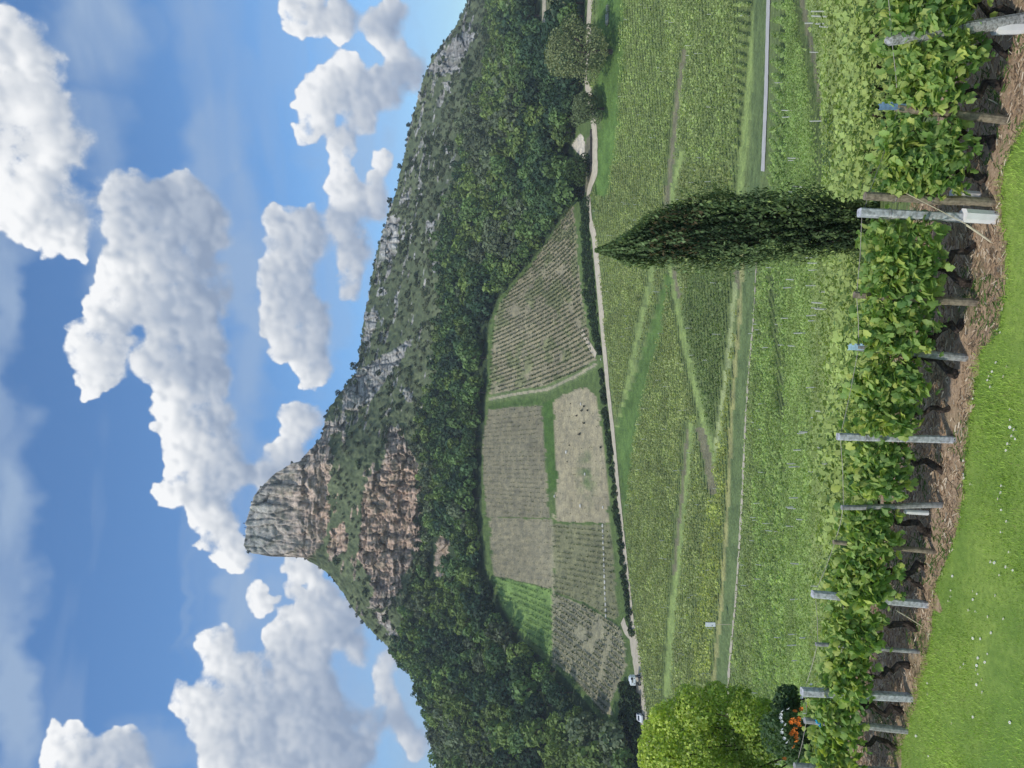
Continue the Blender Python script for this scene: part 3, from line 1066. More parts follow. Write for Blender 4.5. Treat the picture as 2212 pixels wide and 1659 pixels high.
M_DIRT = mat_plain('dirt_road', (0.50, 0.44, 0.33), 0.95, 0.08, 0.8)
M_CONC = mat_plain('concrete_road', (0.52, 0.50, 0.46), 0.9, 0.06, 0.6)
ribbon('dirt_road', ROAD_UP, lambda p: 4.6 if p[1] < 700 else (3.6 if p[1] < 1360 else 5.0), M_DIRT, 0.12, 'pale dirt road running below the hedge across the foot of the hill')
ribbon('concrete_road', [p for p in ROAD_LOW if p[1] < 400], 3.6, M_CONC, 0.10, 'pale grey concrete lane in the lower vineyard right of the cypress')
ribbon('track', [p for p in ROAD_LOW if p[1] >= 470], 1.0, M_DIRT, 0.10, 'thin pale track in the lower vineyard left of the cypress', wob=1.2)
ribbon('path', [(1257, 715), (1270, 740), (1288, 768)], 2.2, M_DIRT, 0.12, 'short dirt ramp joining the road at the corner of the right hill field')
ribbon('path', [(1345, 1340), (1352, 1362), (1368, 1378)], 2.4, M_DIRT, 0.12, 'short dirt ramp joining the road below the left hill field')

# ------------------------------------------------------------------ vineyards as clumps of leaves
VINE_PALE = np.array([0.42, 0.50, 0.20])
VINE_MID = np.array([0.31, 0.39, 0.145])
VINE_DARK = np.array([0.11, 0.175, 0.055])


def lattice(poly_test, bbox, direction, rowsp, plantsp, rng):
    """plants on parallel rows inside a world bounding box"""
    x0, x1, y0, y1 = bbox
    d = np.array(direction, float)
    d /= np.linalg.norm(d)
    n = np.array([-d[1], d[0]])
    c = np.array([(x0 + x1) / 2, (y0 + y1) / 2])
    rad = math.hypot(x1 - x0, y1 - y0) / 2
    a = np.arange(-rad, rad, plantsp)
    b = np.arange(-rad, rad, rowsp)
    A, B = np.meshgrid(a, b)
    A = A + rng.uniform(-0.25, 0.25, A.shape) * plantsp
    B = B + rng.uniform(-0.05, 0.05, B.shape)
    P = c + A[..., None] * d + B[..., None] * n
    P = P.reshape(-1, 2)
    P = P[(P[:, 0] > x0) & (P[:, 0] < x1) & (P[:, 1] > y0) & (P[:, 1] < y1)]
    Z = ground(P[:, 0], P[:, 1])
    X, Y = photo(P[:, 0], P[:, 1], Z)
    k = poly_test(X, Y)
    return P[k], Z[k], X[k], Y[k], d, n


def clumps(P, Z, d, n, nleaf, size, height, width, plen, col, seed, base=0.25, dens=None):
    rng = np.random.default_rng(seed)
    cnt = len(P) * nleaf
    ip = np.repeat(np.arange(len(P)), nleaf)
    al = rng.uniform(-0.5, 0.5, cnt) * plen
    ac = rng.normal(0, 0.3, cnt) * width
    h = base + (height - base) * rng.uniform(0, 1, cnt) ** 0.8
    x = P[ip, 0] + d[0] * al + n[0] * ac
    y = P[ip, 1] + d[1] * al + n[1] * ac
    z = Z[ip] + h
    cen = np.stack([x, y, z], 1)
    nrm = np.stack([n[0] * ac * 2, n[1] * ac * 2, np.full(cnt, 0.8)], 1)
    sz = size * rng.uniform(0.6, 1.3, cnt)
    v, f = leaves_np(cen, sz, nrm, 0.85, 0.38, seed)
    cc = col[ip] * rng.uniform(0.92, 1.08, (cnt, 1)) * (0.85 + 0.2 * (h / height))[:, None]
    hue = rng.uniform(0, 1, (cnt, 1)) < 0.25
    cc = np.where(hue, cc * np.array([1.14, 1.1, 1.05]), cc)
    return v, f, np.repeat(cc, 4, axis=0)


def join(parts):
    vs, fs, cs = [], [], []
    o = 0
    for v, f, c in parts:
        vs.append(v)
        fs.append(f + o)
        cs.append(c)
        o += len(v)
    return np.concatenate(vs), np.concatenate(fs), np.concatenate(cs)


def img_dir(Xa, Ya, Xb, Yb):
    w = world([Xa, Xb], [Ya, Yb])
    d = w[1, :2] - w[0, :2]
    return d / np.linalg.norm(d)


hill_rows = {
    'A': (img_dir(1190, 670, 1230, 644), 1.62, 0.75, (0.085, 0.115, 0.045), 6, 0.55, 1.15, 'diagonal rows of dark vines on the pale right hill field'),
    'B': (img_dir(1160, 1000, 1080, 1000), 1.7, 0.9, (0.13, 0.15, 0.07), 3, 0.42, 0.8, 'fine upright rows of young vines in the brownish upper hill field'),
    'C': (img_dir(1160, 1180, 1080, 1175), 1.9, 1.2, (0.15, 0.165, 0.08), 2, 0.42, 0.7, 'sparse young vines in the pale brown field left of the upper field'),
    'D': (img_dir(1090, 1290, 1180, 1330), 2.0, 0.7, (0.10, 0.19, 0.05), 5, 0.5, 1.0, 'bright green slanting vine rows at the top left of the hill fields'),
    'E': (img_dir(1280, 1000, 1210, 1000), 2.2, 1.5, (0.17, 0.17, 0.09), 2, 0.38, 0.5, 'scattered low vines on the bare pale hill field'),
    'F': (img_dir(1300, 1215, 1210, 1200), 1.7, 0.7, (0.105, 0.135, 0.05), 4, 0.45, 0.9, 'fine olive green vine rows in the lower hill field'),
    'G': (img_dir(1240, 1380, 1300, 1425), 1.75, 0.7, (0.08, 0.115, 0.045), 6, 0.52, 1.1, 'diagonal vine rows in the triangular left hill field'),
}
for k, (dr, rs, ps, cc, nl, sz, ht, lab) in hill_rows.items():
    poly = FIELDS[k]
    w = world([p[0] for p in poly], [p[1] for p in poly])
    bb = (w[:, 0].min() - 5, w[:, 0].max() + 5, w[:, 1].min() - 5, w[:, 1].max() + 5)
    rng = np.random.default_rng(ord(k))
    P, Z, X, Y, d, n = lattice(lambda X, Y: inpoly(X, Y, poly), bb, dr, rs, ps, rng)
    keep = rng.random(len(P)) < (0.93 if k in 'ADG' else 0.75)
    gap = fbm(P[:, 0] / 5, P[:, 1] / 5, 3, 3)
    keep &= gap < (0.66 if k != 'E' else 0.58)
    P, Z = P[keep], Z[keep]
    col = np.tile(np.array(cc), (len(P), 1)) * (0.8 + 0.4 * fbm(P[:, 0] / 9, P[:, 1] / 9, 8, 2))[:, None]
    v, f, c = clumps(P, Z, d, n, nl, sz, ht, 0.35 if k in 'ADG' else 0.4, ps * 1.1, col, ord(k), base=0.1)
    o = link(bpy.data.objects.new('vineyard', mesh_np('vineyard', v, f, 4, M_FOL, c)))
    tag(o, lab, 'vineyard', kind='stuff')


# lower vineyards in four big parcels split by the roads
def low_open(X, Y, jit):
    """True where vines stand (not on lanes, roads or grass)"""
    ok = np.ones(len(X), bool)
    for ln, w_, kind in LANES_LOW:
        if ln[0][0] > 1700:
            ok &= dist_line(X, Y, [(x + 13, y) for x, y in ln]) > w_ + 15.0 + 2.0 * jit
            continue
        ok &= dist_line(X, Y, [(x + 4, y) for x, y in ln]) > w_ + 5.0 + 1.0 * jit
    for g in GRASS_AREAS:
        ok &= ~inpoly(X, Y, g)
    ok &= ~((Y < 480) & (dist_line(X, Y, [(x + 6, y) for x, y in ROAD_LOW]) < 22))
    ok &= dist_line(X, Y, [(x - 10, y) for x, y in ROAD_LOW]) > 22
    ok &= X > np.interp(Y, [p[1] for p in ROAD_UP], [p[0] for p in ROAD_UP]) + 11
    return ok


parcels = [
    ('front', 12.2, 44, 1.15, 0.55, 95, 0.13, 'yellow green leafy vine rows falling away just below the front row'),
    ('near', 44, 78, 1.3, 0.7, 40, 0.19, 'dense green vine rows of the lower parcel'),
    ('mid', 78, 128, 1.5, 0.9, 22, 0.34, 'green vine rows on both sides of the lower lane'),
    ('far', 128, 240, 1.7, 1.1, 14, 0.50, 'wide green vineyard below the upper dirt road'),
]
vdirs = {'front': (1, -0.28), 'near': (1, -0.22), 'mid': (0.5, 1.0), 'far': (1.0, 0.18)}
stake_pts = []
near_vines = []
for nm, ya, yb, rs, ps, nl, sz, lab in parcels:
    rng = np.random.default_rng(len(nm) * 7)
    P, Z, X, Y, d, n = lattice(lambda X, Y: (Y > -330) & (Y < 1990), (-0.62 * yb, 0.62 * yb, ya, yb), vdirs[nm], rs, ps, rng)
    if nm == 'front':
        keep = P[:, 1] > ROWA - 0.28 * P[:, 0] + 3.4
        P, Z, X, Y = P[keep], Z[keep], X[keep], Y[keep]
    jit = rng.uniform(-1, 1, len(P))
    ok = low_open(X, Y, jit)
    # garden corner round the ornamental tree stays free of vines
    if nm == 'front':
        ok &= ~((Y > 1465) & (P[:, 1] < 27))
        ok &= ~((Y > 402) & (Y < 580) & (P[:, 1] > 12.0) & (P[:, 1] < 21.5))
    P, Z, X, Y = P[ok], Z[ok], X[ok], Y[ok]
    t1 = fbm(P[:, 0] / 14, P[:, 1] / 14, 13, 3)[:, None]
    col = VINE_MID * (1 - t1) + VINE_PALE * t1
    dp = inpoly(X, Y, DARKPARCEL)
    col[dp] = col[dp] * 0.35 + VINE_DARK * 0.65
    yp_ = inpoly(X, Y, YELLOWPARCEL)
    col[yp_] = col[yp_] * np.array([1.18, 1.08, 0.9])
    vr = rng.random((len(P), 1))
    col = col * (0.78 + 0.44 * vr) * (0.78 + 0.44 * np.clip((fbm(P[:, 0] / 2.6, P[:, 1] / 3.6, 213, 3) - 0.5) * 1.8 + 0.5, 0, 1))[:, None]
    browner = (X < 1590) & (Y > 350) & ~dp & ~yp_
    col[browner] *= np.array([0.98, 0.92, 0.95])
    rightdark = (Y < 420) & (X > 1660) & (X < 1780)
    col[rightdark] *= np.array([0.82, 0.92, 0.8])
    green = (Y > 560) & (X > 1640) & (X < 1790)
    col[green] *= np.array([0.93, 1.0, 0.88])
    if nm == 'front':
        y_ = np.clip((36 - P[:, 1]) / 22, 0, 1)[:, None]
        col = col * (1 + y_ * np.array([0.02, 0.06, -0.12]))
        order = np.argsort(P[:, 1] + 0.28 * P[:, 0])
        vis = [i for i in order if -40 < Y[i] < 1700][:285]
        near_vines = [(P[i], Z[i], col[i], X[i], Y[i]) for i in vis]
        mk = np.ones(len(P), bool)
        mk[vis] = False
        P, Z, X, Y, col = P[mk], Z[mk], X[mk], Y[mk], col[mk]
    # thin out at random so the canopy is ragged
    keep = rng.random(len(P)) < 0.93
    for i in np.where(rng.random(len(P)) < {'front': 0.03, 'near': 0.012, 'mid': 0.016, 'far': 0.012}[nm])[0]:
        if -30 < Y[i] < 1690:
            stake_pts.append((P[i], Z[i], nm))
    v, f, c = clumps(P[keep], Z[keep], d, n, nl, sz, 1.15 if nm != 'far' else 1.2, 0.55, ps * 1.25, col[keep], len(nm) + 40, base=0.35)
    o = link(bpy.data.objects.new('vineyard', mesh_np('vineyard', v, f, 4, M_LEAF, c)))
    tag(o, lab, 'vineyard', kind='stuff')

# ------------------------------------------------------------------ single vines below the front row
DN = np.array([1, -0.28]) / math.hypot(1, 0.28)
NN = np.array([-DN[1], DN[0]])


def foliage_mesh(name, n, size, height, width, plen, base, seed, mat, white=True):
    P = np.zeros((1, 2))
    v, f, c = clumps(P, np.zeros(1), DN, NN, n, size, height, width, plen, np.ones((1, 3)) * 0.9, seed, base=base)
    return mesh_np(name, v, f, 4, mat, c)


near_mesh = [foliage_mesh('foliage', 170, 0.105, 1.2, 0.5, 0.8, 0.35, 300 + i, M_FOLO) for i in range(5)]
mb = MB()
mb.tube([(0, 0, -0.1), (0.03, 0.01, 0.2), (-0.02, 0.02, 0.42), (0.05, 0, 0.6)], [0.035, 0.03, 0.028, 0.02], 6)
near_trunk = mb.mesh('trunk', M_VBARK)
for i, (P, Z, c, X, Y) in enumerate(near_vines):
    rk_ = int((P[1] + 0.28 * P[0] - ROWA - 3.0) / 1.2) + 2
    rname = {2: 'second', 3: 'third', 4: 'fourth', 5: 'fifth', 6: 'sixth', 7: 'seventh', 8: 'eighth'}.get(rk_, 'ninth')
    marks = [(88, 'the lichen covered post'), (245, 'the blue tipped post'), (340, 'the bushy right vines'), (437, 'the tall brown post'), (540, 'the left foot of the cypress'), (645, 'the dark weathered post'), (763, 'the light blue tipped post'), (860, 'the slim trunked vine'), (946, 'the thick whitish post'), (1093, 'the thin dark grey post'), (1180, 'the post with the yellow top'), (1294, 'the post by the black trunk'), (1400, 'the slim grey post'), (1500, 'the smooth whitish post')]
    mk_ = min(marks, key=lambda q_: abs(q_[0] - Y))[1]
    o = empty('grapevine', (P[0], P[1], Z), 'yellow green vine in the %s row, behind %s' % (rname, mk_), 'vine', 'vines in the close rows behind the front row', random.uniform(-0.2, 0.2))
    a = part('foliage', near_mesh[i % 5], o)
    a.color = (c[0], c[1], c[2], 1)
    a.scale = (random.uniform(0.9, 1.2), random.uniform(0.85, 1.2), random.uniform(0.85, 1.12))
    part('trunk', near_trunk, o)

# stakes standing in the lower vines
M_STAKE = mat_plain('pale_stake', (0.62, 0.62, 0.56), 0.7, 0.1, 20)
smb = MB().tube([(0, 0, -0.2), (0.01, 0, 1.65)], [0.03, 0.028], 6)
stake_near = smb.mesh('vineyard_stake', M_STAKE)
smb = MB().tube([(0, 0, -0.2), (0.02, 0, 1.75)], [0.06, 0.05], 4)
stake_far = smb.mesh('vineyard_stake', M_STAKE)
random.shuffle(stake_pts)
for i, (P, Z, nm) in enumerate(stake_pts[:190]):
    o = bpy.data.objects.new('vineyard_stake', stake_near if nm == 'front' else stake_far)
    o.location = (P[0], P[1], Z)
    o.rotation_euler = (random.uniform(-0.08, 0.08), random.uniform(-0.08, 0.08), 0)
    o.scale = (1, 1, random.uniform(0.85, 1.05))
    link(o)
    tag(o, 'thin pale stake in the %s vines, %s' % ({'front': 'closest', 'near': 'lower', 'mid': 'middle', 'far': 'far upper'}[nm], ('right of the cypress' if P[0] / P[1] > 0.23 else 'in front of the cypress side' if P[0] / P[1] > 0.15 else 'left of the cypress' if P[0] / P[1] > -0.1 else 'under the main crag' if P[0] / P[1] > -0.3 else 'near the white board')), 'stake', 'pale stakes scattered in the lower vineyards')

# ------------------------------------------------------------------ foreground ground
GZ = -4.95
m, t, b = new_mat('lawn_soil')
tcn = N(t, 'ShaderNodeTexCoord')
n1 = noise(t, 1.1, 4, 0.6, tcn.outputs['Object'])
n2 = noise(t, 14, 4, 0.6, tcn.outputs['Object'])
c = mixc(t, smooth(t, n1.outputs['Fac'], 0.35, 0.65), (0.17, 0.27, 0.05), (0.28, 0.38, 0.08))
c = mixc(t, smooth(t, n2.outputs['Fac'], 0.3, 0.7, 0, 0.5), c, (0.09, 0.16, 0.03))
L(t, c, b.inputs['Base Color'])
M_LAWN = m
m, t, b = new_mat('dry_soil')
tcn = N(t, 'ShaderNodeTexCoord')
mp = N(t, 'ShaderNodeMapping')
mp.inputs['Rotation'].default_value = (0, 0, 0.27)
mp.inputs['Scale'].default_value = (1, 2.5, 1)
L(t, tcn.outputs['Object'], mp.inputs['Vector'])
n1 = noise(t, 9, 6, 0.7, mp.outputs[0])
n2 = noise(t, 45, 4, 0.7, mp.outputs[0])
n3 = noise(t, 1.5, 3, 0.6, tcn.outputs['Object'])
c = mixc(t, smooth(t, n1.outputs['Fac'], 0.3, 0.7), (0.22, 0.14, 0.085), (0.52, 0.365, 0.235))
c = mixc(t, smooth(t, n2.outputs['Fac'], 0.35, 0.65, 0, 0.7), c, (0.58, 0.43, 0.29))
c = mixc(t, smooth(t, n3.outputs['Fac'], 0.5, 0.7, 0, 0.5), c, (0.12, 0.15, 0.05))
L(t, c, b.inputs['Base Color'])
bump(t, b, n1.outputs['Fac'], 0.9, 0.05)
M_SOIL = m

EDGE_PIX = [(-60, 2330), (150, 2262), (288, 2205), (380, 2165), (496, 2168), (527, 2178), (626, 2175), (725, 2158), (758, 2122), (791, 2109), (874, 2104), (940, 2091), (1023, 2086), (1129, 2075), (1190, 2059), (1271, 2022), (1372, 2014), (1461, 1990), (1526, 1970), (1595, 1949), (1659, 1929), (1720, 1915)]


def on_plane(Xp, Yp, z=GZ):
    y = -z * F / (Xp - CX)
    return ((CY - Yp) / F * y, y)


edge = [on_plane(x, y) for (y, x) in EDGE_PIX]      # from right to left in the world
edge_x = np.array([e[0] for e in edge])[::-1]
edge_y = np.array([e[1] for e in edge])[::-1]


def edge_at(x):
    x = np.asarray(x, float)
    e = np.interp(x, edge_x, edge_y)
    e = np.where(x < edge_x[0], edge_y[0] - 0.28 * (x - edge_x[0]), e)
    return np.where(x > edge_x[-1], edge_y[-1] - 0.28 * (x - edge_x[-1]), e)


gx = np.concatenate([np.linspace(-14, -6, 12), np.linspace(-5.9, 4.6, 90), np.linspace(5, 14, 12)])
gs = np.linspace(0, 1, 30)
GX, GS = np.meshgrid(gx, gs)
GY = -2.0 + (edge_at(GX) + 0.03 * (fbm(GX * 9, GX * 0, 4, 2) - 0.5) + 2.0) * GS
GZZ = GZ + 0.05 * (fbm(GX * 1.2, GY * 1.2, 14, 3) - 0.5) + 0.02
ii = np.arange(GX.size).reshape(GX.shape)
q = np.stack([ii[:-1, :-1], ii[:-1, 1:], ii[1:, 1:], ii[1:, :-1]], -1).reshape(-1, 4)
lawn = link(bpy.data.objects.new('lawn', mesh_np('lawn', np.stack([GX, GY, GZZ], -1).reshape(-1, 3), q, 4, M_LAWN, smooth_=True)))
tag(lawn, 'bright green mown lawn in front of the vine row', kind='structure')
gs = np.linspace(0, 1, 36)
GX, GS = np.meshgrid(gx, gs)
EY = ROWA - 0.28 * GX + 1.75
GY = (edge_at(GX) - 0.25) * (1 - GS) + EY * GS
GZZ = GZ + 0.09 * (fbm(GX * 2.5, GY * 3, 24, 4) - 0.5) + 0.05 * np.exp(-((GY - (ROWA - 0.28 * GX)) / 0.25) ** 2) - 0.012
GZZ = GZZ - 0.18 * np.clip((GS - 0.86) / 0.14, 0, 1)
ii = np.arange(GX.size).reshape(GX.shape)
q = np.stack([ii[:-1, :-1], ii[:-1, 1:], ii[1:, 1:], ii[1:, :-1]], -1).reshape(-1, 4)
so_ = link(bpy.data.objects.new('soil_strip', mesh_np('soil_strip', np.stack([GX, GY, GZZ], -1).reshape(-1, 3), q, 4, M_SOIL, smooth_=True)))
tag(so_, 'bare brown soil strip under the front vine row', kind='structure')

# grass blades
rng = np.random.default_rng(5)
nb = 210000
x = rng.uniform(-5.6, 4.6, nb)
y = rng.uniform(6.3, 10.4, nb)
k = (y < edge_at(x) + rng.normal(0, 0.02, nb)) & (np.abs(x / y) < 0.56)
x, y = x[k], y[k]
nb = len(x)
h = rng.uniform(0.022, 0.06, nb) * (0.75 + 0.6 * fbm(x * 1.4, y * 1.4, 3, 3)) * np.where(y > edge_at(x) - 0.09, 1.5, 1.0)
an = rng.uniform(0, 2 * math.pi, nb)
lean = rng.normal(0, 0.022, (nb, 2))
w = rng.uniform(0.003, 0.006, nb)
z0 = np.full(nb, GZ - 0.005)
p0 = np.stack([x - np.cos(an) * w, y - np.sin(an) * w, z0], 1)
p1 = np.stack([x + np.cos(an) * w, y + np.sin(an) * w, z0], 1)
p2 = np.stack([x + lean[:, 0], y + lean[:, 1], z0 + h], 1)
v = np.stack([p0, p1, p2], 1).reshape(-1, 3)
tone = fbm(x * 0.9, y * 1.3, 7, 4)[:, None]
tone = np.clip((tone - 0.5) * 1.6 + 0.5, 0, 1)
cc = (np.array([0.25, 0.38, 0.055]) * (1 - tone) + np.array([0.52, 0.69, 0.15]) * tone) * rng.uniform(0.65, 1.35, (nb, 1))
cc = np.where((rng.random(nb) < 0.06)[:, None], np.array([0.34, 0.34, 0.14]), cc)
o = link(bpy.data.objects.new('grass', mesh_np('grass', v, np.arange(3 * nb), 3, M_GRASS, np.repeat(cc, 3, 0))))
tag(o, 'short green grass of the lawn', 'grass', kind='stuff')

# dry straw and clods on the soil, some weeds
nb = 17000
x = rng.uniform(-5.8, 4.6, nb)
s = rng.uniform(0, 1, nb)
y = edge_at(x) - 0.05 + s * 1.9
k = np.abs(x / y) < 0.56
x, y, s = x[k], y[k], s[k]
nb = len(x)
an = rng.normal(0.2, 0.7, nb)
ln = rng.uniform(0.02, 0.10, nb)
z0 = GZ + rng.uniform(0.0, 0.045, nb) + 0.02
dx = np.stack([np.cos(an) * ln, -np.sin(an) * ln, rng.normal(0, 0.018, nb)], 1)
cen = np.stack([x, y, z0], 1)
wv = np.stack([np.zeros(nb), np.full(nb, 0.2), np.ones(nb)], 1) * rng.uniform(0.002, 0.007, (nb, 1))
v = np.stack([cen - dx * 0.5 - wv, cen + dx * 0.5 - wv, cen + dx * 0.5 + wv, cen - dx * 0.5 + wv], 1).reshape(-1, 3)
pal = np.array([[0.54, 0.39, 0.25], [0.43, 0.29, 0.18], [0.32, 0.22, 0.15], [0.72, 0.60, 0.45], [0.18, 0.13, 0.09]])
cc = pal[rng.integers(0, 5, nb)]
green = (fbm(x * 2.0, y * 2.0, 33, 3) > 0.60) & (rng.random(nb) < 0.6)
cc[green] = np.array([0.10, 0.17, 0.04])
o = link(bpy.data.objects.new('straw', mesh_np('straw', v, np.arange(4 * nb), 4, M_STRAW, np.repeat(cc, 4, 0))))
tag(o, 'dry straw, twigs and weeds littering the soil under the vines', 'straw', kind='stuff')

# ------------------------------------------------------------------ posts of the front row
def row_pt(Yp, off=0.0):
    t = (CY - Yp) / F
    y = row_y(t) + off
    return t * y, y


def zed(Xp, y):
    return -(Xp - CX) / F * y


M_WOOD = mat_plain('weathered_wood', (0.27, 0.22, 0.155), 0.9, 0.22, 22, bmp=0.01, dark=(0.15, 0.12, 0.085))
M_WGREY = mat_plain('grey_wood', (0.36, 0.35, 0.33), 0.9, 0.2, 25, bmp=0.01, dark=(0.2, 0.19, 0.175))
M_CONCP = mat_plain('concrete_post', (0.54, 0.54, 0.545), 0.85, 0.12, 24, bmp=0.006, dark=(0.27, 0.265, 0.26))
M_LICH = mat_plain('lichen_concrete', (0.42, 0.41, 0.39), 0.9, 0.2, 42, bmp=0.01, dark=(0.16, 0.155, 0.14))
M_BLUE = mat_plain('blue_metal', (0.22, 0.33, 0.50), 0.5, 0.15, 30, metal=0.2)
M_LBLUE = mat_plain('pale_blue_metal', (0.48, 0.66, 0.76), 0.5, 0.12, 30)
M_TUBE = mat_plain('white_plastic', (0.80, 0.76, 0.72), 0.45, 0.05, 8)
M_TWINE = mat_plain('blue_twine', (0.04, 0.42, 0.62), 0.6, 0.1, 30)
M_WIRE = mat_plain('wire', (0.18, 0.17, 0.16), 0.5, 0.1, 10, metal=0.5)
M_RUST = mat_plain('rust', (0.16, 0.08, 0.05), 0.9, 0.2, 50)
M_CANE = mat_plain('dry_cane', (0.62, 0.54, 0.38), 0.8, 0.12, 20)

POSTS = [  # Y top, X top, Y base, X base (None: at the soil), kind, width, label
    (88, 1922, 40, None, 'lichen', 0.125, 'leaning round grey concrete post with lichen, rightmost of the front row'),
    (232, 1936, 262, None, 'wood_blue', 0.085, 'wooden post topped by a blue metal profile, second from the right'),
    (424, 1868, 438, None, 'wood', 0.095, 'tall brown wooden post right beside the pale concrete post at the cypress'),
    (459, 1856, 474, None, 'concrete', 0.105, 'pale grey concrete post beside the cypress with a white sleeve at its foot'),
    (636, 1845, 655, None, 'wood', 0.08, 'dark weathered wooden post first to the left of the cypress'),
    (751, 1850, 775, None, 'wood_lblue', 0.085, 'pale wooden post with a light blue metal tip half hidden in leaves'),
    (943, 1810, 950, None, 'lichen_pale', 0.10, 'thick whitish concrete post in the middle of the front row'),
    (1097, 1818, 1090, None, 'grey', 0.065, 'thin dark grey post with a small white tube at its side'),
    (1171, 1800, 1192, None, 'wood', 0.06, 'thin brown post with a pale yellow cut top'),
    (1283, 1755, 1306, None, 'concrete', 0.10, 'light concrete post standing beside a black twisted vine trunk'),
    (1391, 1762, 1408, None, 'grey', 0.055, 'slim grey wooden post between the two left light concrete posts'),
    (1494, 1732, 1507, None, 'concrete_new', 0.115, 'smooth whitish concrete post with a bare front at the left end of the row'),
    (1555, 1738, 1578, None, 'grey_twine', 0.09, 'grey post tied with bright blue twine near the left edge'),
    (1655, 1716, 1668, None, 'grey', 0.105, 'grey post at the extreme left edge beneath the ornamental tree'),
]
post_tops = []
for i, (yt, xt, ybs, _, kind, wd, lab) in enumerate(POSTS):
    bx_, by_ = row_pt(ybs, -0.10)
    ztop = zed(xt, by_)
    tx = (CY - yt) / F * by_
    o = empty('vine_post', (bx_, by_, GZ), lab, 'post')
    top = Vector((tx - bx_, 0.0, ztop - GZ))
    post_tops.append((bx_, by_, top, kind))
    matp = {'lichen': M_LICH, 'wood_blue': M_WOOD, 'wood': M_WOOD, 'concrete': M_CONCP, 'wood_lblue': M_WGREY, 'lichen_pale': M_CONCP, 'grey': M_WGREY, 'concrete_new': M_CONCP, 'grey_twine': M_WGREY}[kind]
    low_ = Vector((-top.x * 0.1, 0, -0.15))
    if kind.startswith('concrete') or kind == 'lichen_pale':
        a_ = MB()
        dirv_ = (top - low_).normalized()
        q_ = dirv_.to_track_quat('Z', 'Y')
        a_.box((top + low_) / 2, (wd, wd * 0.8, (top - low_).length), q_.to_euler(), ch=wd * 0.14)
        a_.obj('shaft', matp, o)
        # shallow grooves
    else:
        n_ = 6
        pts = [low_.lerp(top, k / n_) + Vector((random.uniform(-1, 1) * wd * 0.06, 0, 0)) for k in range(n_ + 1)]
        rr = [wd * 0.5 * (1.08 - 0.18 * k / n_) for k in range(n_ + 1)]
        if kind == 'lichen':
            pts.append(top + (top - low_).normalized() * wd * 0.3)
            rr.append(wd * 0.22)
        MB().tube(pts, rr, 10, wob=0.05).obj('shaft', matp, o)
    if kind in ('wood_blue', 'wood_lblue'):
        mt = M_BLUE if kind == 'wood_blue' else M_LBLUE
        b_ = MB()
        hgt = 0.30 if kind == 'wood_blue' else 0.2
        base_ = top + Vector((0, -0.03, -0.12 if kind == 'wood_blue' else -0.1))
        b_.box(base_ + Vector((0, 0, hgt / 2)), (0.05, 0.004, hgt))
        b_.box(base_ + Vector((-0.025, 0.014, hgt / 2)), (0.004, 0.028, hgt))
        b_.box(base_ + Vector((0.025, 0.014, hgt / 2)), (0.004, 0.028, hgt))
        for zz in (0.3, 0.6, 0.88):
            b_.box(base_ + Vector((0.032, 0.0, hgt * zz)), (0.018, 0.012, 0.02))
        b_.obj('metal_tip', mt, o)
        b2_ = MB()
        b2_.tube([top + Vector((math.cos(a) * wd * 0.54, math.sin(a) * wd * 0.54, -0.13)) for a in np.linspace(0, 2 * math.pi, 13)], 0.005, 5).obj('band', M_RUST, o)
    if kind == 'grey_twine':
        b_ = MB()
        cz = top * 0.86
        for a0 in range(6):
            e_ = cz + Vector((random.uniform(-0.07, 0.07), -0.07, random.uniform(-0.08, 0.08)))
            b_.tube([cz + Vector((0, -0.05, 0)), (cz + e_) / 2 + Vector((0, -0.045, 0.02)), e_], 0.008, 5)
        b_.tube([cz + Vector((math.cos(a) * 0.052, math.sin(a) * 0.052, 0)) for a in np.linspace(0, 2 * math.pi, 13)], 0.009, 5)
        b_.obj('twine_bow', M_TWINE, o)
    # wire loops round each post
    for fr in (0.55, 0.8):
        c_ = low_.lerp(top, fr)
        rr_ = wd * 0.56
        MB().tube([c_ + Vector((math.cos(a) * rr_, math.sin(a) * rr_, 0)) for a in np.linspace(0, 2 * math.pi, 11)], 0.0035, 4).obj('wire_tie', M_WIRE, o)

# trellis wires from post to post
for hfrac, lab in ((0.45, 'lowest thin trellis wire stretched along the front vine row'), (0.72, 'middle thin trellis wire along the front vine row'), (0.96, 'top thin trellis wire along the front vine row')):
    w_ = MB()
    pts = []
    for (bx_, by_, top, kind) in post_tops:
        p = Vector((bx_, by_ + 0.06, GZ)) + top * hfrac
        if pts:
            a_ = pts[-1]
            pts.append(a_.lerp(p, 0.5) + Vector((0, 0, -0.01)))
        pts.append(p)
    p0_ = pts[0] + (pts[0] - pts[2]).normalized() * 2.5
    w_.tube([p0_] + pts, 0.0032, 4)
    o = w_.obj('trellis_wire', M_WIRE)
    tag(o, lab, 'wire')

# white sleeves and canes
def tubeobj(Xa, Ya, Xb, Yb, off, r, mat, name, label, cat, sq=False, group=None):
    ya = row_y((CY - Ya) / F) + off
    yb = row_y((CY - Yb) / F) + off
    a_ = Vector(((CY - Ya) / F * ya, ya, max(GZ + 0.0, zed(Xa, ya))))
    b_ = Vector(((CY - Yb) / F * yb, yb, max(GZ + 0.0, zed(Xb, yb))))
    m_ = MB()
    loc = b_.copy()
    if sq:
        d_ = a_ - b_
        m_.box(d_ / 2, (r * 2, r * 1.8, d_.length), d_.to_track_quat('Z', 'Y').to_euler(), ch=r * 0.5)
    else:
        m_.tube([Vector((0, 0, 0)), (a_ - b_) * 0.5 + Vector((0.004, 0, 0)), a_ - b_], r, 8)
    o = m_.obj(name, mat)
    o.location = loc
    tag(o, label, cat, group)
    return o


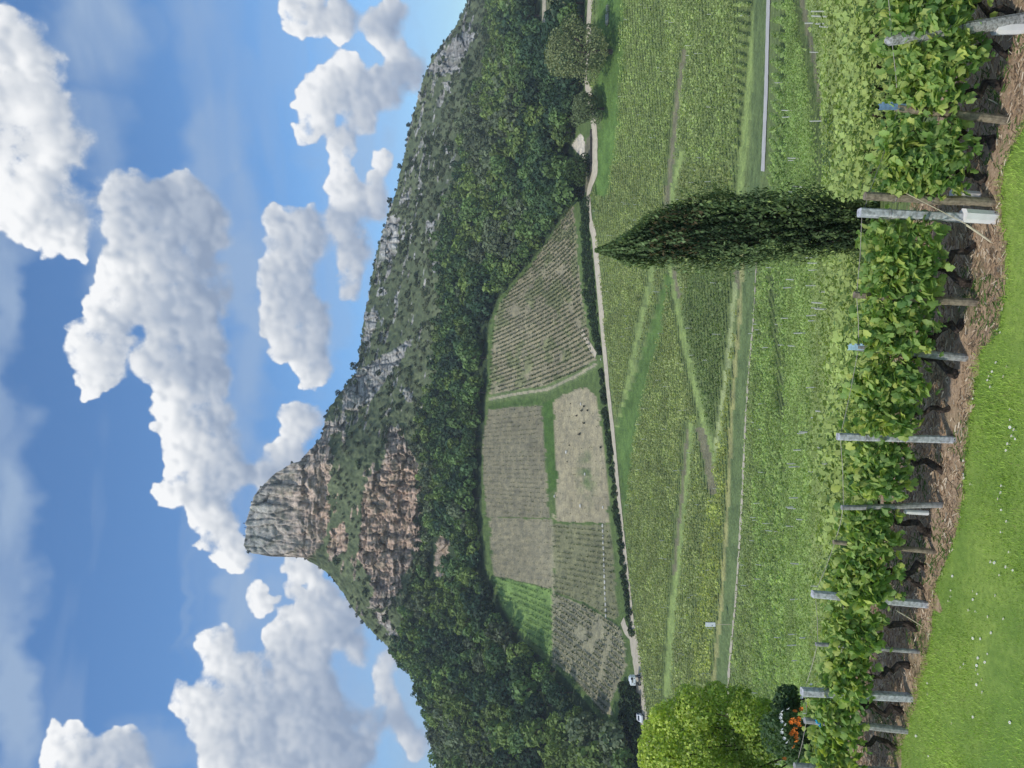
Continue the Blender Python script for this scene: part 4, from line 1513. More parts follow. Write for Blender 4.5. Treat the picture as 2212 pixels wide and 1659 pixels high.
tubeobj(2080, 465, 2165, 470, -0.13, 0.075, M_TUBE, 'grow_tube', 'pinkish white plastic sleeve at the foot of the pale concrete post', 'plant sleeve', True)
tubeobj(2148, 62, 2240, 60, -0.1, 0.062, M_TUBE, 'grow_tube', 'white plastic sleeve at the right edge of the vine row', 'plant sleeve', True)
tubeobj(2056, 418, 2139, 424, 0.14, 0.05, M_TUBE, 'grow_tube', 'cream sleeve half hidden behind the tall brown wooden post', 'plant sleeve', True)
tubeobj(1955, 1105, 2004, 1108, -0.07, 0.028, M_TUBE, 'grow_tube', 'small white tube beside the thin dark grey post', 'plant sleeve', True)
tubeobj(2088, 486, 2178, 526, -0.16, 0.011, M_CANE, 'cane', 'white slanting cane leaning below the concrete post by the cypress', 'cane')
tubeobj(2135, 214, 2205, 228, 0.1, 0.006, M_CANE, 'cane', 'thin pale cane lying on soil near the right wooden post', 'cane')
tubeobj(2158, 291, 2200, 305, -0.05, 0.007, M_CANE, 'cane', 'pair of thin canes at right, upper one', 'cane')
tubeobj(2060, 1015, 2087, 989, -0.1, 0.010, M_CANE, 'cane', 'short white cane crossing at the middle of the row, upper one', 'cane')
tubeobj(2062, 1012, 2088, 1018, -0.1, 0.009, M_CANE, 'cane', 'short white cane crossing at the middle of the row, lower one', 'cane')
tubeobj(1935, 1318, 1994, 1354, -0.08, 0.006, M_CANE, 'cane', 'thin slanting cane left of the light concrete post by the black trunk', 'cane')
tubeobj(1958, 372 + 46, 2094, 488, -0.17, 0.004, M_CANE, 'guy_wire', 'pale guy wire running down from the tall brown post', 'wire')

# ------------------------------------------------------------------ the front vines
def grape_leaf(seed, size=0.067):
    rs = random.Random(seed)
    lobes = [(0, 1.0), (26, 0.78), (48, 0.93), (80, 0.76), (108, 0.85), (140, 0.70), (160, 0.68), (180, 0.22)]
    pts = []
    for a, r in lobes:
        pts.append((a, r * rs.uniform(0.9, 1.1)))
    ring = [(a, r) for a, r in pts] + [(-a, r * rs.uniform(0.92, 1.08)) for a, r in reversed(pts[1:-1])]
    vs = [(0, 0, 0.012)]
    for a, r in ring:
        an = R(a)
        x_, y_ = math.sin(an) * r * size, math.cos(an) * r * size
        z_ = -0.25 * abs(x_) + rs.uniform(-0.006, 0.006) - 0.12 * abs(y_)
        vs.append((x_, y_, z_))
    fs = [(0, i + 1, (i + 1) % len(ring) + 1) for i in range(len(ring))]
    m_ = MB()
    m_.add(vs, fs)
    return m_.mesh('leaf', M_LEAFO)


leafm = [grape_leaf(s) for s in range(5)]
leafv = [np.array([v.co[:] for v in m_.vertices]) for m_ in leafm]
leaff = [np.array([p.vertices[:] for p in m_.polygons]) for m_ in leafm]


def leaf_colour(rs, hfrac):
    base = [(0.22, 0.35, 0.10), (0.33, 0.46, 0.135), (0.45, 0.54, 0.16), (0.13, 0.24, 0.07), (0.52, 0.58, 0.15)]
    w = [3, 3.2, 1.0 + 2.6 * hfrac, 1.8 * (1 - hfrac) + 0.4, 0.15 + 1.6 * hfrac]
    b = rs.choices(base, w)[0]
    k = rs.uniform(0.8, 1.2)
    return tuple(x_ * k for x_ in b)


VINES = [  # Y of the trunk foot, lean, foliage top X, foliage bottom X, width (photo units), fullness, label
    (30, 0.1, 1905, 2125, 105, 1.0, 'leafy vine at the right end of the front row beside the white sleeve'),
    (110, 0.05, 1925, 2120, 96, 1.0, 'bushy dark leaved vine right of the blue tipped post with a straight black trunk'),
    (185, -0.1, 1925, 2085, 96, 1.0, 'leafy vine just right of the blue tipped post'),
    (310, 0.15, 1905, 2100, 105, 1.1, 'full bright vine between blue tipped post and tall brown post'),
    (385, 0.1, 1890, 2075, 79, 1.0, 'yellowish leafed vine immediately right of the tall brown post'),
    (540, -0.35, 1870, 2032, 96, 1.0, 'vine with slanting trunk immediately left of the concrete post by the cypress'),
    (606, 0.15, 1865, 2028, 88, 1.0, 'dense vine just right of the dark weathered post'),
    (708, -0.15, 1860, 2020, 96, 1.0, 'vine with a thick looped trunk left of the dark weathered post'),
    (800, 0.25, 1855, 2000, 96, 1.0, 'bushy vine just left of the light blue tipped post'),
    (880, -0.1, 1842, 1985, 96, 1.0, 'vine with a slim straight trunk right of the thick whitish post'),
    (1010, 0.2, 1835, 1965, 96, 1.0, 'vine with a heavy black arching trunk left of the thick whitish post'),
    (1140, 0.2, 1822, 1935, 88, 0.9, 'vine between the small white tube and the post with yellow top'),
    (1225, -0.1, 1810, 1930, 88, 0.9, 'bright green vine left of the post with the yellow cut top'),
    (1262, 0.12, 1800, 1920, 52, 0.6, 'vine with the black twisted trunk against the light concrete post'),
    (1350, 0.1, 1785, 1905, 79, 0.8, 'small vine with a forked trunk left of the light concrete post'),
    (1445, -0.15, 1785, 1880, 83, 0.75, 'small vine right of the smooth whitish post'),
    (1535, 0.1, 1755, 1860, 52, 0.55, 'little vine between the whitish post and the twine tied post'),
    (-70, 0.1, 1925, 2150, 110, 1.0, 'leafy vine of the front row just beyond the right picture edge'),
    (-170, -0.1, 1930, 2170, 115, 1.0, 'leafy vine of the front row well beyond the right edge'),
    (-280, 0.1, 1940, 2190, 115, 1.0, 'outermost leafy vine of the front row at the right'),
    (1720, 0.1, 1745, 1850, 90, 0.8, 'vine of the front row just beyond the left picture edge'),
    (1610, 0.1, 1755, 1860, 79, 0.8, 'vine at the left edge of the row beyond the twine tied post'),
]
post_xs = [row_pt(p_[2])[0] for p_ in POSTS]
M_SHOOT = mat_plain('green_shoot', (0.20, 0.26, 0.08), 0.6, 0.15, 20)
for vi, (yf, leanv, xt, xb, wpx, full, lab) in enumerate(VINES):
    rs = random.Random(500 + vi)
    rn = np.random.default_rng(500 + vi)
    bx_, by_ = row_pt(yf, 0.05)
    o = empty('grapevine', (bx_, by_, GZ), lab, 'vine')
    ztop = zed(xt, by_) - GZ
    zbot = zed(xb, by_) - GZ
    wm = wpx / F * by_
    # gnarled trunk
    hz = zbot + 0.12
    pts = [Vector((-leanv * 0.3, 0, -0.06))]
    n_ = 8
    for k_ in range(n_ + 1):
        s_ = k_ / n_
        pts.append(Vector((-leanv * 0.3 * (1 - s_) + leanv * s_ * 0.8 + rs.uniform(-0.028, 0.028) * (1 + 1.5 * math.sin(s_ * 3.1)), rs.uniform(-0.03, 0.03), s_ * hz)))
    rb = rs.uniform(0.028, 0.042)
    rr = [rb * 1.7] + [rb * (1.25 - 0.55 * k_ / n_) * rs.uniform(0.8, 1.25) for k_ in range(n_ + 1)]
    rr[-1] *= 1.2
    MB().tube(pts, rr, 8, wob=0.22).obj('trunk', M_VBARK, o)
    head = pts[-1]
    for sgn in (-1, 1):
        ap = [head - Vector((0, 0, 0.03))]
        for k_ in range(1, 5):
            ap.append(head + Vector((sgn * k_ * 0.25 * wm * 0.5, rs.uniform(-0.03, 0.03), 0.03 * k_ + rs.uniform(-0.02, 0.03))))
        MB().tube(ap, [rb * 0.75, rb * 0.6, rb * 0.5, rb * 0.35, rb * 0.2], 6, wob=0.15).obj('arm', M_VBARK, o)
    sh = MB()
    for k_ in range(int(13 * full)):
        x0_ = rs.uniform(-0.5, 0.5) * wm
        p_ = [Vector((x0_, 0, zbot + 0.1)), Vector((x0_ + rs.uniform(-0.05, 0.05), rs.uniform(-0.08, 0.08), (zbot + ztop) / 2)), Vector((x0_ + rs.uniform(-0.1, 0.1), rs.uniform(-0.12, 0.12), ztop * rs.uniform(0.85, 1.12)))]
        sh.tube(p_, [0.006, 0.005, 0.003], 5)
    sh.obj('shoots', M_SHOOT, o)
    # big front leaves, one object each; the rest is one mass

    def place(front):
        s_ = rs.random()
        hf = rs.random() ** 0.85
        z_ = zbot + (ztop - zbot) * hf
        bulge = 0.16 + 0.10 * math.sin(hf * 3.1)
        x_ = (rs.random() - 0.5) * wm * (1.28 - 0.25 * abs(hf - 0.55)) + rs.gauss(0, 0.03)
        z_ += rs.gauss(0, 0.035) + (0.10 * (float(vnoise((bx_ + x_) * 5.5, 3.0, 79)) - 0.45) * (hf > 0.7))
        if any(abs(bx_ + x_ - px_) < 0.075 for px_ in post_xs) and rs.random() < (0.6 if hf > 0.4 else 0.3):
            return place(front)
        if hf < 0.18 + 0.22 * float(vnoise((bx_ + x_) * 3.1, 1.0, 78)) and rs.random() < 0.8:
            return place(front)
        lump = (float(vnoise((bx_ + x_) * 4.2, z_ * 4.2, 77)) - 0.5) * 0.16
        y_ = (-bulge + lump + rs.uniform(-0.05, 0.05)) if front else rs.uniform(-bulge * 0.8, bulge * 1.2)
        return x_, y_, z_, hf
    nbig = int(105 * full)
    for k_ in range(nbig):
        x_, y_, z_, hf = place(True)
        lf = bpy.data.objects.new('leaf', leafm[k_ % 5])
        lf.location = (x_, y_, z_)
        # blade faces up and towards the lawn, tip hanging
        lf.rotation_euler = Euler((rs.uniform(0.35, 1.35), rs.uniform(-0.7, 0.7), rs.uniform(-1.6, 1.6) + (math.pi if rs.random() < 0.75 else 0)))
        sc_ = rs.uniform(0.72, 1.28) * (1.0 if hf < 0.75 else 0.75)
        lf.scale = (sc_, sc_, sc_)
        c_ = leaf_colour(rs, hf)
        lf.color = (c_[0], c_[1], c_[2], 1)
        link(lf, o)
    vs, fs, cs = [], [], []
    off = 0
    for k_ in range(int(440 * full)):
        x_, y_, z_, hf = place(rs.random() < 0.35)
        i_ = k_ % 5
        sc_ = rs.uniform(0.5, 1.1)
        E_ = np.array(Euler((rs.uniform(0.1, 1.5), rs.uniform(-0.9, 0.9), rs.uniform(0, 6.28))).to_matrix())
        vv = leafv[i_] * sc_ @ E_.T + np.array([x_, y_, z_])
        vs.append(vv)
        fs.append(leaff[i_] + off)
        off += len(vv)
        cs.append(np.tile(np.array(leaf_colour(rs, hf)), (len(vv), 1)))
    part('small_leaves', mesh_np('small_leaves', np.concatenate(vs), np.concatenate(fs), 3, M_LEAF, np.concatenate(cs)), o)['kind'] = 'stuff'

# ------------------------------------------------------------------ daisies
M_PETAL = mat_plain('daisy_white', (0.85, 0.86, 0.84), 0.6, 0.03, 5)
M_YOLK = mat_plain('daisy_yellow', (0.75, 0.52, 0.06), 0.7, 0.05, 5)
dm = MB()
nv = 14
vs = [(0, 0, 0.045)] + [(math.cos(2 * math.pi * k_ / nv) * (0.013 if k_ % 2 else 0.009), math.sin(2 * math.pi * k_ / nv) * (0.013 if k_ % 2 else 0.009), 0.047) for k_ in range(nv)]
dm.add(vs, [(0, 1 + k_, 1 + (k_ + 1) % nv) for k_ in range(nv)])
dm.tube([(0, 0, -0.03), (0, 0, 0.045)], 0.001, 3)
petals = dm.mesh('petals', M_PETAL)
dc = MB().tube([(0, 0, 0.045), (0, 0, 0.050)], [0.004, 0.003], 6).mesh('flower_centre', M_YOLK)
dais = []
z3 = lambda x_, y_: (1645.8 + 0.4047 * x_, 987.5 + 0.4047 * y_)
z2r = lambda x_, y_: (1645.8 + 0.3307 * x_, 493.7 + 0.3307 * y_)
for p in [(1120, 150), (1285, 157), (1282, 198), (1270, 225), (1278, 285), (1313, 350), (1283, 403), (1325, 513), (1310, 592), (1245, 572), (1228, 568), (1340, 605), (1275, 637), (1135, 718), (1153, 735), (1132, 765), (1255, 745), (1110, 820),
          (1145, 832), (1215, 855), (1297, 870), (1230, 943), (1172, 973), (1130, 965), (1212, 1055), (1158, 1077), (1150, 1115), (1193, 1100), (1153, 1140), (1158, 1165), (1183, 1190), (1150, 1215), (1185, 1262), (1085, 1110), (1068, 1128), (887, 1212), (892, 1272), (1132, 1392), (1022, 1425), (1328, 1420), (825, 1492), (890, 1595), (1020, 640), (1012, 715), (1015, 745), (1003, 770), (1078, 95), (1070, 155), (1082, 120)]:
    dais.append(z3(*p))
for p in [(1505, 940), (1493, 970), (1500, 1040), (1535, 885), (1590, 972), (1610, 910), (1560, 690), (1480, 995), (1380, 1112), (1628, 1190), (1632, 1250), (1622, 1300), (1655, 1325), (1640, 1365), (1660, 1378), (1612, 1412), (1600, 1455), (1322, 1520), (1325, 1630), (1540, 665)]:
    dais.append(z2r(*p))
for i, (Xp, Yp) in enumerate(dais):
    x_, y_ = on_plane(Xp, Yp, GZ + 0.03)
    if y_ > float(edge_at(x_)) + 0.03:
        y_ = float(edge_at(x_)) - 0.02
    o = empty('daisy', (x_, y_, GZ), 'small white daisy in the lawn, %s' % ('left part' if Yp > 1250 else ('central part' if Yp > 950 else 'right part')), 'daisy', 'white daisies scattered over the lawn')
    s_ = random.uniform(0.8, 1.35)
    o.scale = (s_, s_, 1)
    o.rotation_euler = (random.uniform(0.1, 0.4), random.uniform(-0.2, 0.2), random.uniform(0, 3))
    part('petals', petals, o)
    part('flower_centre', dc, o)

# ------------------------------------------------------------------ cypress
CXP, CYP = (CY - 500) / F * 19.5, 19.5
cz = float(ground(CXP, CYP))
cyp = empty('cypress', (CXP, CYP, cz), 'tall dark green columnar cypress with a pointed tip in the middle of the vineyard view', 'cypress tree')
Hc = zed(1288, CYP) - cz
# half width and axis shift per photo height
prof = np.array([(1288, 541, 2), (1321, 539, 13), (1351, 536, 26), (1396, 523, 48), (1430, 512, 62), (1470, 505, 73), (1530, 499, 88), (1589, 499, 85), (1650, 493, 81), (1708, 490, 78), (1783, 484, 75), (1827, 491, 67), (1866, 486, 60), (1900, 487, 46), (1940, 488, 22)], float)
pz_ = np.array([zed(a, CYP) - cz for a in prof[:, 0]])[::-1]
pax = ((CY - prof[:, 1]) / F * CYP - CXP)[::-1]
prad = (prof[:, 2] / F * CYP * np.interp(prof[:, 0], [1300, 1450, 1800], [1.0, 0.86, 0.76]))[::-1]
rn = np.random.default_rng(77)
nsp = 30000
zz = pz_[0] + (pz_[-1] - pz_[0]) * rn.uniform(0, 1, nsp) ** 0.92
th = rn.uniform(0, 2 * math.pi, nsp)
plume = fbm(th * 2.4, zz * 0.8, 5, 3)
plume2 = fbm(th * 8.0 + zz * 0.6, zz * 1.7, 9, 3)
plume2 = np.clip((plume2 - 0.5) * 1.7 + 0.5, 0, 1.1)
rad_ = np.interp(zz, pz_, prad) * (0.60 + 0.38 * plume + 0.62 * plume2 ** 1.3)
inner = rn.uniform(0, 1, nsp)
rad_ = rad_ * np.where(inner < 0.25, 0.78, 1.0) * rn.uniform(0.93, 1.05, nsp)
cen = np.stack([np.interp(zz, pz_, pax) + np.cos(th) * rad_, np.sin(th) * rad_, zz], 1)
out = np.stack([np.cos(th), np.sin(th), np.zeros(nsp)], 1)
tg = out * rn.uniform(0.15, 0.9, (nsp, 1)) + np.array([0, 0, 1.0]) + rn.normal(0, 0.25, (nsp, 3))
v, f = leaves_np(cen, rn.uniform(0.05, 0.15, nsp), out, 0.42, 0.45, 78, tang=tg)
deep = np.clip((plume + plume2 - 0.85) * 2.5, 0, 1)[:, None]  # painted light: plume crests take the highlight green, hollows between stay shade-dark
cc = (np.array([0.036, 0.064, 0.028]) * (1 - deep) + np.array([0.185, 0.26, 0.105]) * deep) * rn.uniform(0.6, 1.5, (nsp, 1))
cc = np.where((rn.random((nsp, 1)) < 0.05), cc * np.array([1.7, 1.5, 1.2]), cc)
brown = (np.abs(zz - Hc * 0.74) < 0.6) & (np.cos(th - 4.6) > 0.4) & (rn.random(nsp) < 0.25)
cc[brown] = np.array([0.12, 0.095, 0.045])
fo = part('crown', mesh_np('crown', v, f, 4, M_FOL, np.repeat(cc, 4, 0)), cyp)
# shaded inner body of twigs
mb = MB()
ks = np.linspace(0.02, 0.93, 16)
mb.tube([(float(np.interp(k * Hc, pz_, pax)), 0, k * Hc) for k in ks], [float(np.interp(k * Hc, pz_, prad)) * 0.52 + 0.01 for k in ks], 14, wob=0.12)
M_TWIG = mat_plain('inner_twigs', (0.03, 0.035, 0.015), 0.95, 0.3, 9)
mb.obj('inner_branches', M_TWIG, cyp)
MB().tube([(0, 0, -0.4), (0.02, 0, 0.5), (0, 0, 2.0)], [0.14, 0.12, 0.09], 9, wob=0.1).obj('trunk', M_BARK, cyp)
for k in range(7):
    a = k * 0.9
    MB().tube([(0, 0, 0.3), (math.cos(a) * 0.25, math.sin(a) * 0.25, 0.9), (math.cos(a) * 0.45, math.sin(a) * 0.45, 2.1)], [0.05, 0.04, 0.02], 6).obj('limb', M_BARK, cyp)


# ------------------------------------------------------------------ leafy trees
def crown_np(lobes, nleaf, size, seed, flat=0.9, jitter=0.5, fillin=0.15):
    """leaves scattered on and inside a cluster of lobes (x,y,z,r)"""
    rn = np.random.default_rng(seed)
    lb = np.array(lobes, float)
    w = lb[:, 3] ** 2
    ids = rn.choice(len(lb), nleaf, p=w / w.sum())
    d = rn.normal(size=(nleaf, 3))
    d /= np.linalg.norm(d, axis=1, keepdims=True)
    r = lb[ids, 3] * np.where(rn.random(nleaf) < fillin, rn.uniform(0.4, 0.9, nleaf), rn.uniform(0.86, 1.10, nleaf))
    cen = lb[ids, :3] + d * r[:, None] * np.array([1, 1, flat])
    # drop leaves buried in other lobes
    keep = np.ones(nleaf, bool)
    for j in range(len(lb)):
        dd = np.linalg.norm((cen - lb[j, :3]) / np.array([1, 1, flat]), axis=1)
        keep &= ~((dd < lb[j, 3] * 0.72) & (ids != j))
    cen, d, ids = cen[keep], d[keep], ids[keep]
    n = len(cen)
    v, f = leaves_np(cen, size * rn.uniform(0.6, 1.35, n), d + np.array([0, 0, 0.4]), 0.8, jitter, seed)
    c = rn.uniform(0.68, 1.28, (n, 1)) * (0.86 + 0.22 * rn.random((len(lb), 1))[ids])
    return v, f, np.repeat(c * np.ones((n, 3)), 4, 0)


def random_lobes(seed, R_, H_, n):
    rs = random.Random(seed)
    out = [(0, 0, H_ * 0.55, R_ * 0.62)]
    for i in range(n):
        a = rs.uniform(0, 6.28)
        rr = R_ * rs.uniform(0.25, 0.68)
        z = H_ * rs.uniform(0.32, 0.80)
        out.append((math.cos(a) * rr, math.sin(a) * rr, z, R_ * rs.uniform(0.28, 0.46)))
    out.append((rs.uniform(-0.2, 0.2) * R_, rs.uniform(-0.2, 0.2) * R_, H_ * 0.80, R_ * 0.36))
    return out


# unit wood trees: radius about 1, height about 2
tree_var = []
for s in range(8):
    lobes = random_lobes(900 + s, 1.0, 1.9, 7 + s % 3)
    v, f, c = crown_np(lobes, 460, 0.25, 40 + s, 0.9, 0.42)
    tree_var.append((v, f, c))
tree_me = [mesh_np('crown', v, f, 4, M_FOLO, c) for v, f, c in tree_var]
small_var = []
for s in range(6):
    v, f, c = crown_np(random_lobes(950 + s, 1.0, 1.8, 5), 140, 0.42, 60 + s, 0.9, 0.45)
    small_var.append((v, f, c))
mb = MB().tube([(0, 0, -0.5), (0.02, 0, 0.4), (0, 0.02, 1.0)], [0.07, 0.055, 0.03], 6)
for a in range(4):
    mb.tube([(0, 0, 0.55), (math.cos(a * 1.6) * 0.3, math.sin(a * 1.6) * 0.3, 1.1)], [0.03, 0.012], 5)
trunk_me = mb.mesh('trunk', M_BARK)

TONES = [((0.046, 0.090, 0.046), 'dark green'), ((0.080, 0.140, 0.055), 'deep green'), ((0.130, 0.205, 0.065), 'mid green'), ((0.185, 0.255, 0.072), 'yellowish green'), ((0.145, 0.18, 0.10), 'grey green')]
rn = np.random.default_rng(321)
cand = []
wp = world([p[0] for p in WOOD], [np.clip(p[1], -200, 1900) for p in WOOD])
tries = 0
cell = {}


def far_enough(x, y, d):
    cx, cy = int(x // 6), int(y // 6)
    for i in (-1, 0, 1):
        for j in (-1, 0, 1):
            for (a, b) in cell.get((cx + i, cy + j), ()):
                if (a - x) ** 2 + (b - y) ** 2 < d * d:
                    return False
    cell.setdefault((cx, cy), []).append((x, y))
    return True


NT = 26000
ys_ = rn.uniform(185, 505, NT)
ts_ = rn.uniform(-0.56, 0.56, NT)
xs_ = ts_ * ys_
zs_ = ground(xs_, ys_)
XX, YY = photo(xs_, ys_, zs_)
kk = inpoly(XX + rn.uniform(-3, 3, NT), YY, WOOD) & ~inpoly(XX, YY, [(936, 1152), (1008, 1158), (1006, 1215), (985, 1258), (936, 1258)])
kk &= ~inpoly(XX, YY, [(1168, -90), (1168, 62), (1230, 60), (1262, 0), (1262, -90)])
kk &= ~inpoly(XX, YY, [(1275, 290), (1225, 310), (1245, 350), (1290, 350)])
kk &= rn.random(NT) > 0.0
for i in np.where(kk)[0]:
    x, y, z, X, Y = xs_[i], ys_[i], zs_[i], XX[i], YY[i]
    big = 3.6 + 2.4 * rn.random() ** 1.5
    edge_low = X > np.interp(Y, LY, T_['X4']) - 40
    if (X < np.interp(Y, [0, 200, 400, 640, 1200], [1110, 1080, 1030, 990, 960]) and Y < 1200) or (X < 1010 and 1230 < Y):
        big *= 0.66
    if 1200 < X < 1300 and Y > 1560:
        big *= 0.7
    if far_enough(x, y, big * 0.98):
        cand.append((x, y, z, X, Y, big))
cand = np.array(cand)
tn = fbm(cand[:, 3] / 75, cand[:, 4] / 95, 51, 3)
tn2 = rn.random(len(cand))
score = cand[:, 5] / cand[:, 1]
isbig = np.zeros(len(cand), bool)
isbig[np.argsort(-score + (cand[:, 4] < -40) * 9)[:290]] = True
print('trees', len(cand))
rest = []
for i, (x, y, z, X, Y, big) in enumerate(cand):
    s = tn[i] + (tn2[i] - 0.5) * 0.34
    yellowzone = (980 < X < 1130 and 250 < Y < 640)
    if yellowzone:
        s += 0.10
    if X > 1160 and Y < 560:
        s -= 0.06
    if Y > 1380 and X > 1120:
        s -= 0.07
    ti = 0 if s < 0.36 else (1 if s < 0.46 else (2 if s < 0.57 else (3 if s < 0.70 else 4)))
    if 1100 < X < 1150 and 1290 < Y < 1400 and tn2[i] > 0.4:
        ti = 4
    if 1195 < X < 1265 and Y > 1545:
        ti = 3
    c, tname = TONES[ti]
    k = rn.uniform(0.68, 1.4)
    hs = big * rn.uniform(0.85, 1.25)
    if isbig[i]:
        marks = [(20, 'below the far right cliff'), (130, 'behind the big olive tree'), (230, 'right of the parking patch'), (330, 'above the parking patch'), (430, 'at the tip of the right field'), (530, 'above the right field'), (640, 'at the top corner of the right field'), (740, 'under the grey slabs'), (860, 'above the lane between the fields'), (1000, 'under the right end of the cliff'), (1110, 'under the main cliff'), (1210, 'beside the bare quarry patch'), (1310, 'above the bright green field'), (1420, 'above the triangular field'), (1530, 'at the far left slope'), (1640, 'at the left picture edge')]
        mk_ = min(marks, key=lambda q_: abs(q_[0] - Y))[1]
        lo_, hi_ = np.interp(Y, LY, T_['X3']), np.interp(Y, LY, T_['X5'])
        fr_ = (X - lo_) / (hi_ - lo_)
        lev_ = 'high up' if fr_ < 0.3 else ('halfway up' if fr_ < 0.62 else 'low down')
        o = empty('broadleaf_tree', (x, y, z - 0.3), '%s tree of the wood, %s, %s' % (tname, lev_, mk_), 'tree', 'woodland trees on the hillside', rn.uniform(0, 6.28))
        a = part('crown', tree_me[int(rn.integers(0, 8))], o)
        a.scale = (big, big, hs)
        a.color = (c[0] * k, c[1] * k, c[2] * k, 1)
        b_ = part('trunk', trunk_me, o)
        b_.scale = (big, big, hs)
    else:
        v, f, cc = small_var[int(rn.integers(0, 6))]
        a = rn.uniform(0, 6.28)
        ca, sa = math.cos(a), math.sin(a)
        vv = v * np.array([big, big, hs])
        vv = np.stack([vv[:, 0] * ca - vv[:, 1] * sa + x, vv[:, 0] * sa + vv[:, 1] * ca + y, vv[:, 2] + z - 0.3], 1)
        rest.append((vv, f, cc * np.array(c) * k))
v, f, c = join(rest)
o = link(bpy.data.objects.new('woodland', mesh_np('woodland', v, f, 4, M_FOL, c)))
tag(o, 'mass of smaller green trees filling the wood under the cliffs', 'woodland', kind='stuff')


def bushes(name, mask, n, rmin, rmax, palette, seed, label, ymin=190, ymax=600, leaf_n=None):
    rn = np.random.default_rng(seed)
    y = rn.uniform(ymin, ymax, n * 14)
    t = rn.uniform(-0.56, 0.56, n * 14)
    x = t * y
    z = ground(x, y)
    X, Y = photo(x, y, z)
    k = mask(X, Y) & (rn.random(len(X)) < 1)
    ids = np.where(k)[0][:n]
    out = []
    for i in ids:
        v, f, cc = small_var[int(rn.integers(0, 6))]
        if leaf_n:
            v, f, cc = v[:leaf_n * 4], f[:leaf_n * 4], cc[:leaf_n * 4]
        r = rn.uniform(rmin, rmax)
        c = np.array(palette[int(rn.integers(0, len(palette)))]) * rn.uniform(0.8, 1.25)
        vv = v * r * np.array([1.2, 1.2, 0.8]) + np.array([x[i], y[i], z[i] - 0.35 * r])
        out.append((vv, f, cc * c))
    v, f, c = join(out)
    o = link(bpy.data.objects.new(name, mesh_np(name, v, f, 4, M_FOL, c)))
    tag(o, label, 'scrub', kind='stuff')


def anyrock(X, Y):
    r = np.zeros(len(X), bool)
    for k, p in ROCKS.items():
        r |= inpoly(X, Y, p)
    return r


X5a = lambda Y: np.interp(Y, LY, T_['X5'])
X3a = lambda Y: np.interp(Y, LY, T_['X3'])
X0a = lambda Y: np.interp(Y, SKY[:, 0], SKY[:, 1])
greys = [(0.11, 0.13, 0.075), (0.14, 0.16, 0.09), (0.095, 0.12, 0.065), (0.11, 0.13, 0.075)]
bushes('scrub', lambda X, Y: (~inpoly(X, Y, WOOD)) & (X < X3a(Y) + 25) & (X > X0a(Y) + 5) & ~anyrock(X, Y) & (fbm(Y / 26, X / 20, 1, 4) < 0.62), 2100, 0.6, 1.7, greys, 11, 'low grey green scrub and dry grass tufts on the slope below the ridge', 340, 575, 70)
bushes('scrub', lambda X, Y: (X < X3a(Y) + 8) & (X > X0a(Y) + 4) & ~inpoly(X, Y, WOOD) & (fbm(Y / 34, X / 22, 1, 4) > 0.585) & ~(anyrock(X, Y) & (Y > 985) & (Y < 1230)), 520, 0.9, 2.5, [(0.06, 0.095, 0.042), (0.05, 0.08, 0.035), (0.085, 0.12, 0.05)], 12, 'dark green shrubs in patches on the upper slope and ledges', 340, 570)
bushes('scrub', lambda X, Y: (X < X0a(Y) + 12) & (X > X0a(Y) - 3) & ((Y < 995) | (Y > 1215)), 330, 0.7, 1.8, [(0.035, 0.055, 0.025), (0.06, 0.085, 0.035)], 13, 'small shrubs growing along the skyline of the ridge', 320, 590, 80)
bushes('scrub', lambda X, Y: (~inpoly(X, Y, WOOD)) & (X > X3a(Y) - 12) & (X < X3a(Y) + 26) & (Y > 900), 420, 1.6, 2.8, [(0.04, 0.065, 0.025), (0.06, 0.09, 0.03)], 14, 'bushes along the foot of the main cliff', 280, 420)
bushes('hedge', lambda X, Y: (X > X5a(Y) - np.interp(Y, [430, 520, 640, 760, 790, 830, 1250, 1370], [22, 22, 30, 13, 6, 16, 15, 12])) & (X < X5a(Y) - 6) & (Y > 425) & (Y < 1375) & (np.abs(Y - 778) > 14), 900, 0.7, 1.25, [(0.04, 0.075, 0.028), (0.055, 0.095, 0.035), (0.035, 0.06, 0.025)], 15, 'dark hedge along the upper side of the dirt road', 200, 262, 80)
bushes('scrub', lambda X, Y: (X > X5a(Y) - 42) & (X < X5a(Y) - 8) & (Y > 1482), 190, 1.2, 2.6, [(0.035, 0.062, 0.025), (0.05, 0.085, 0.03)], 16, 'dark bushes between the left wood and the dirt road', 185, 230)


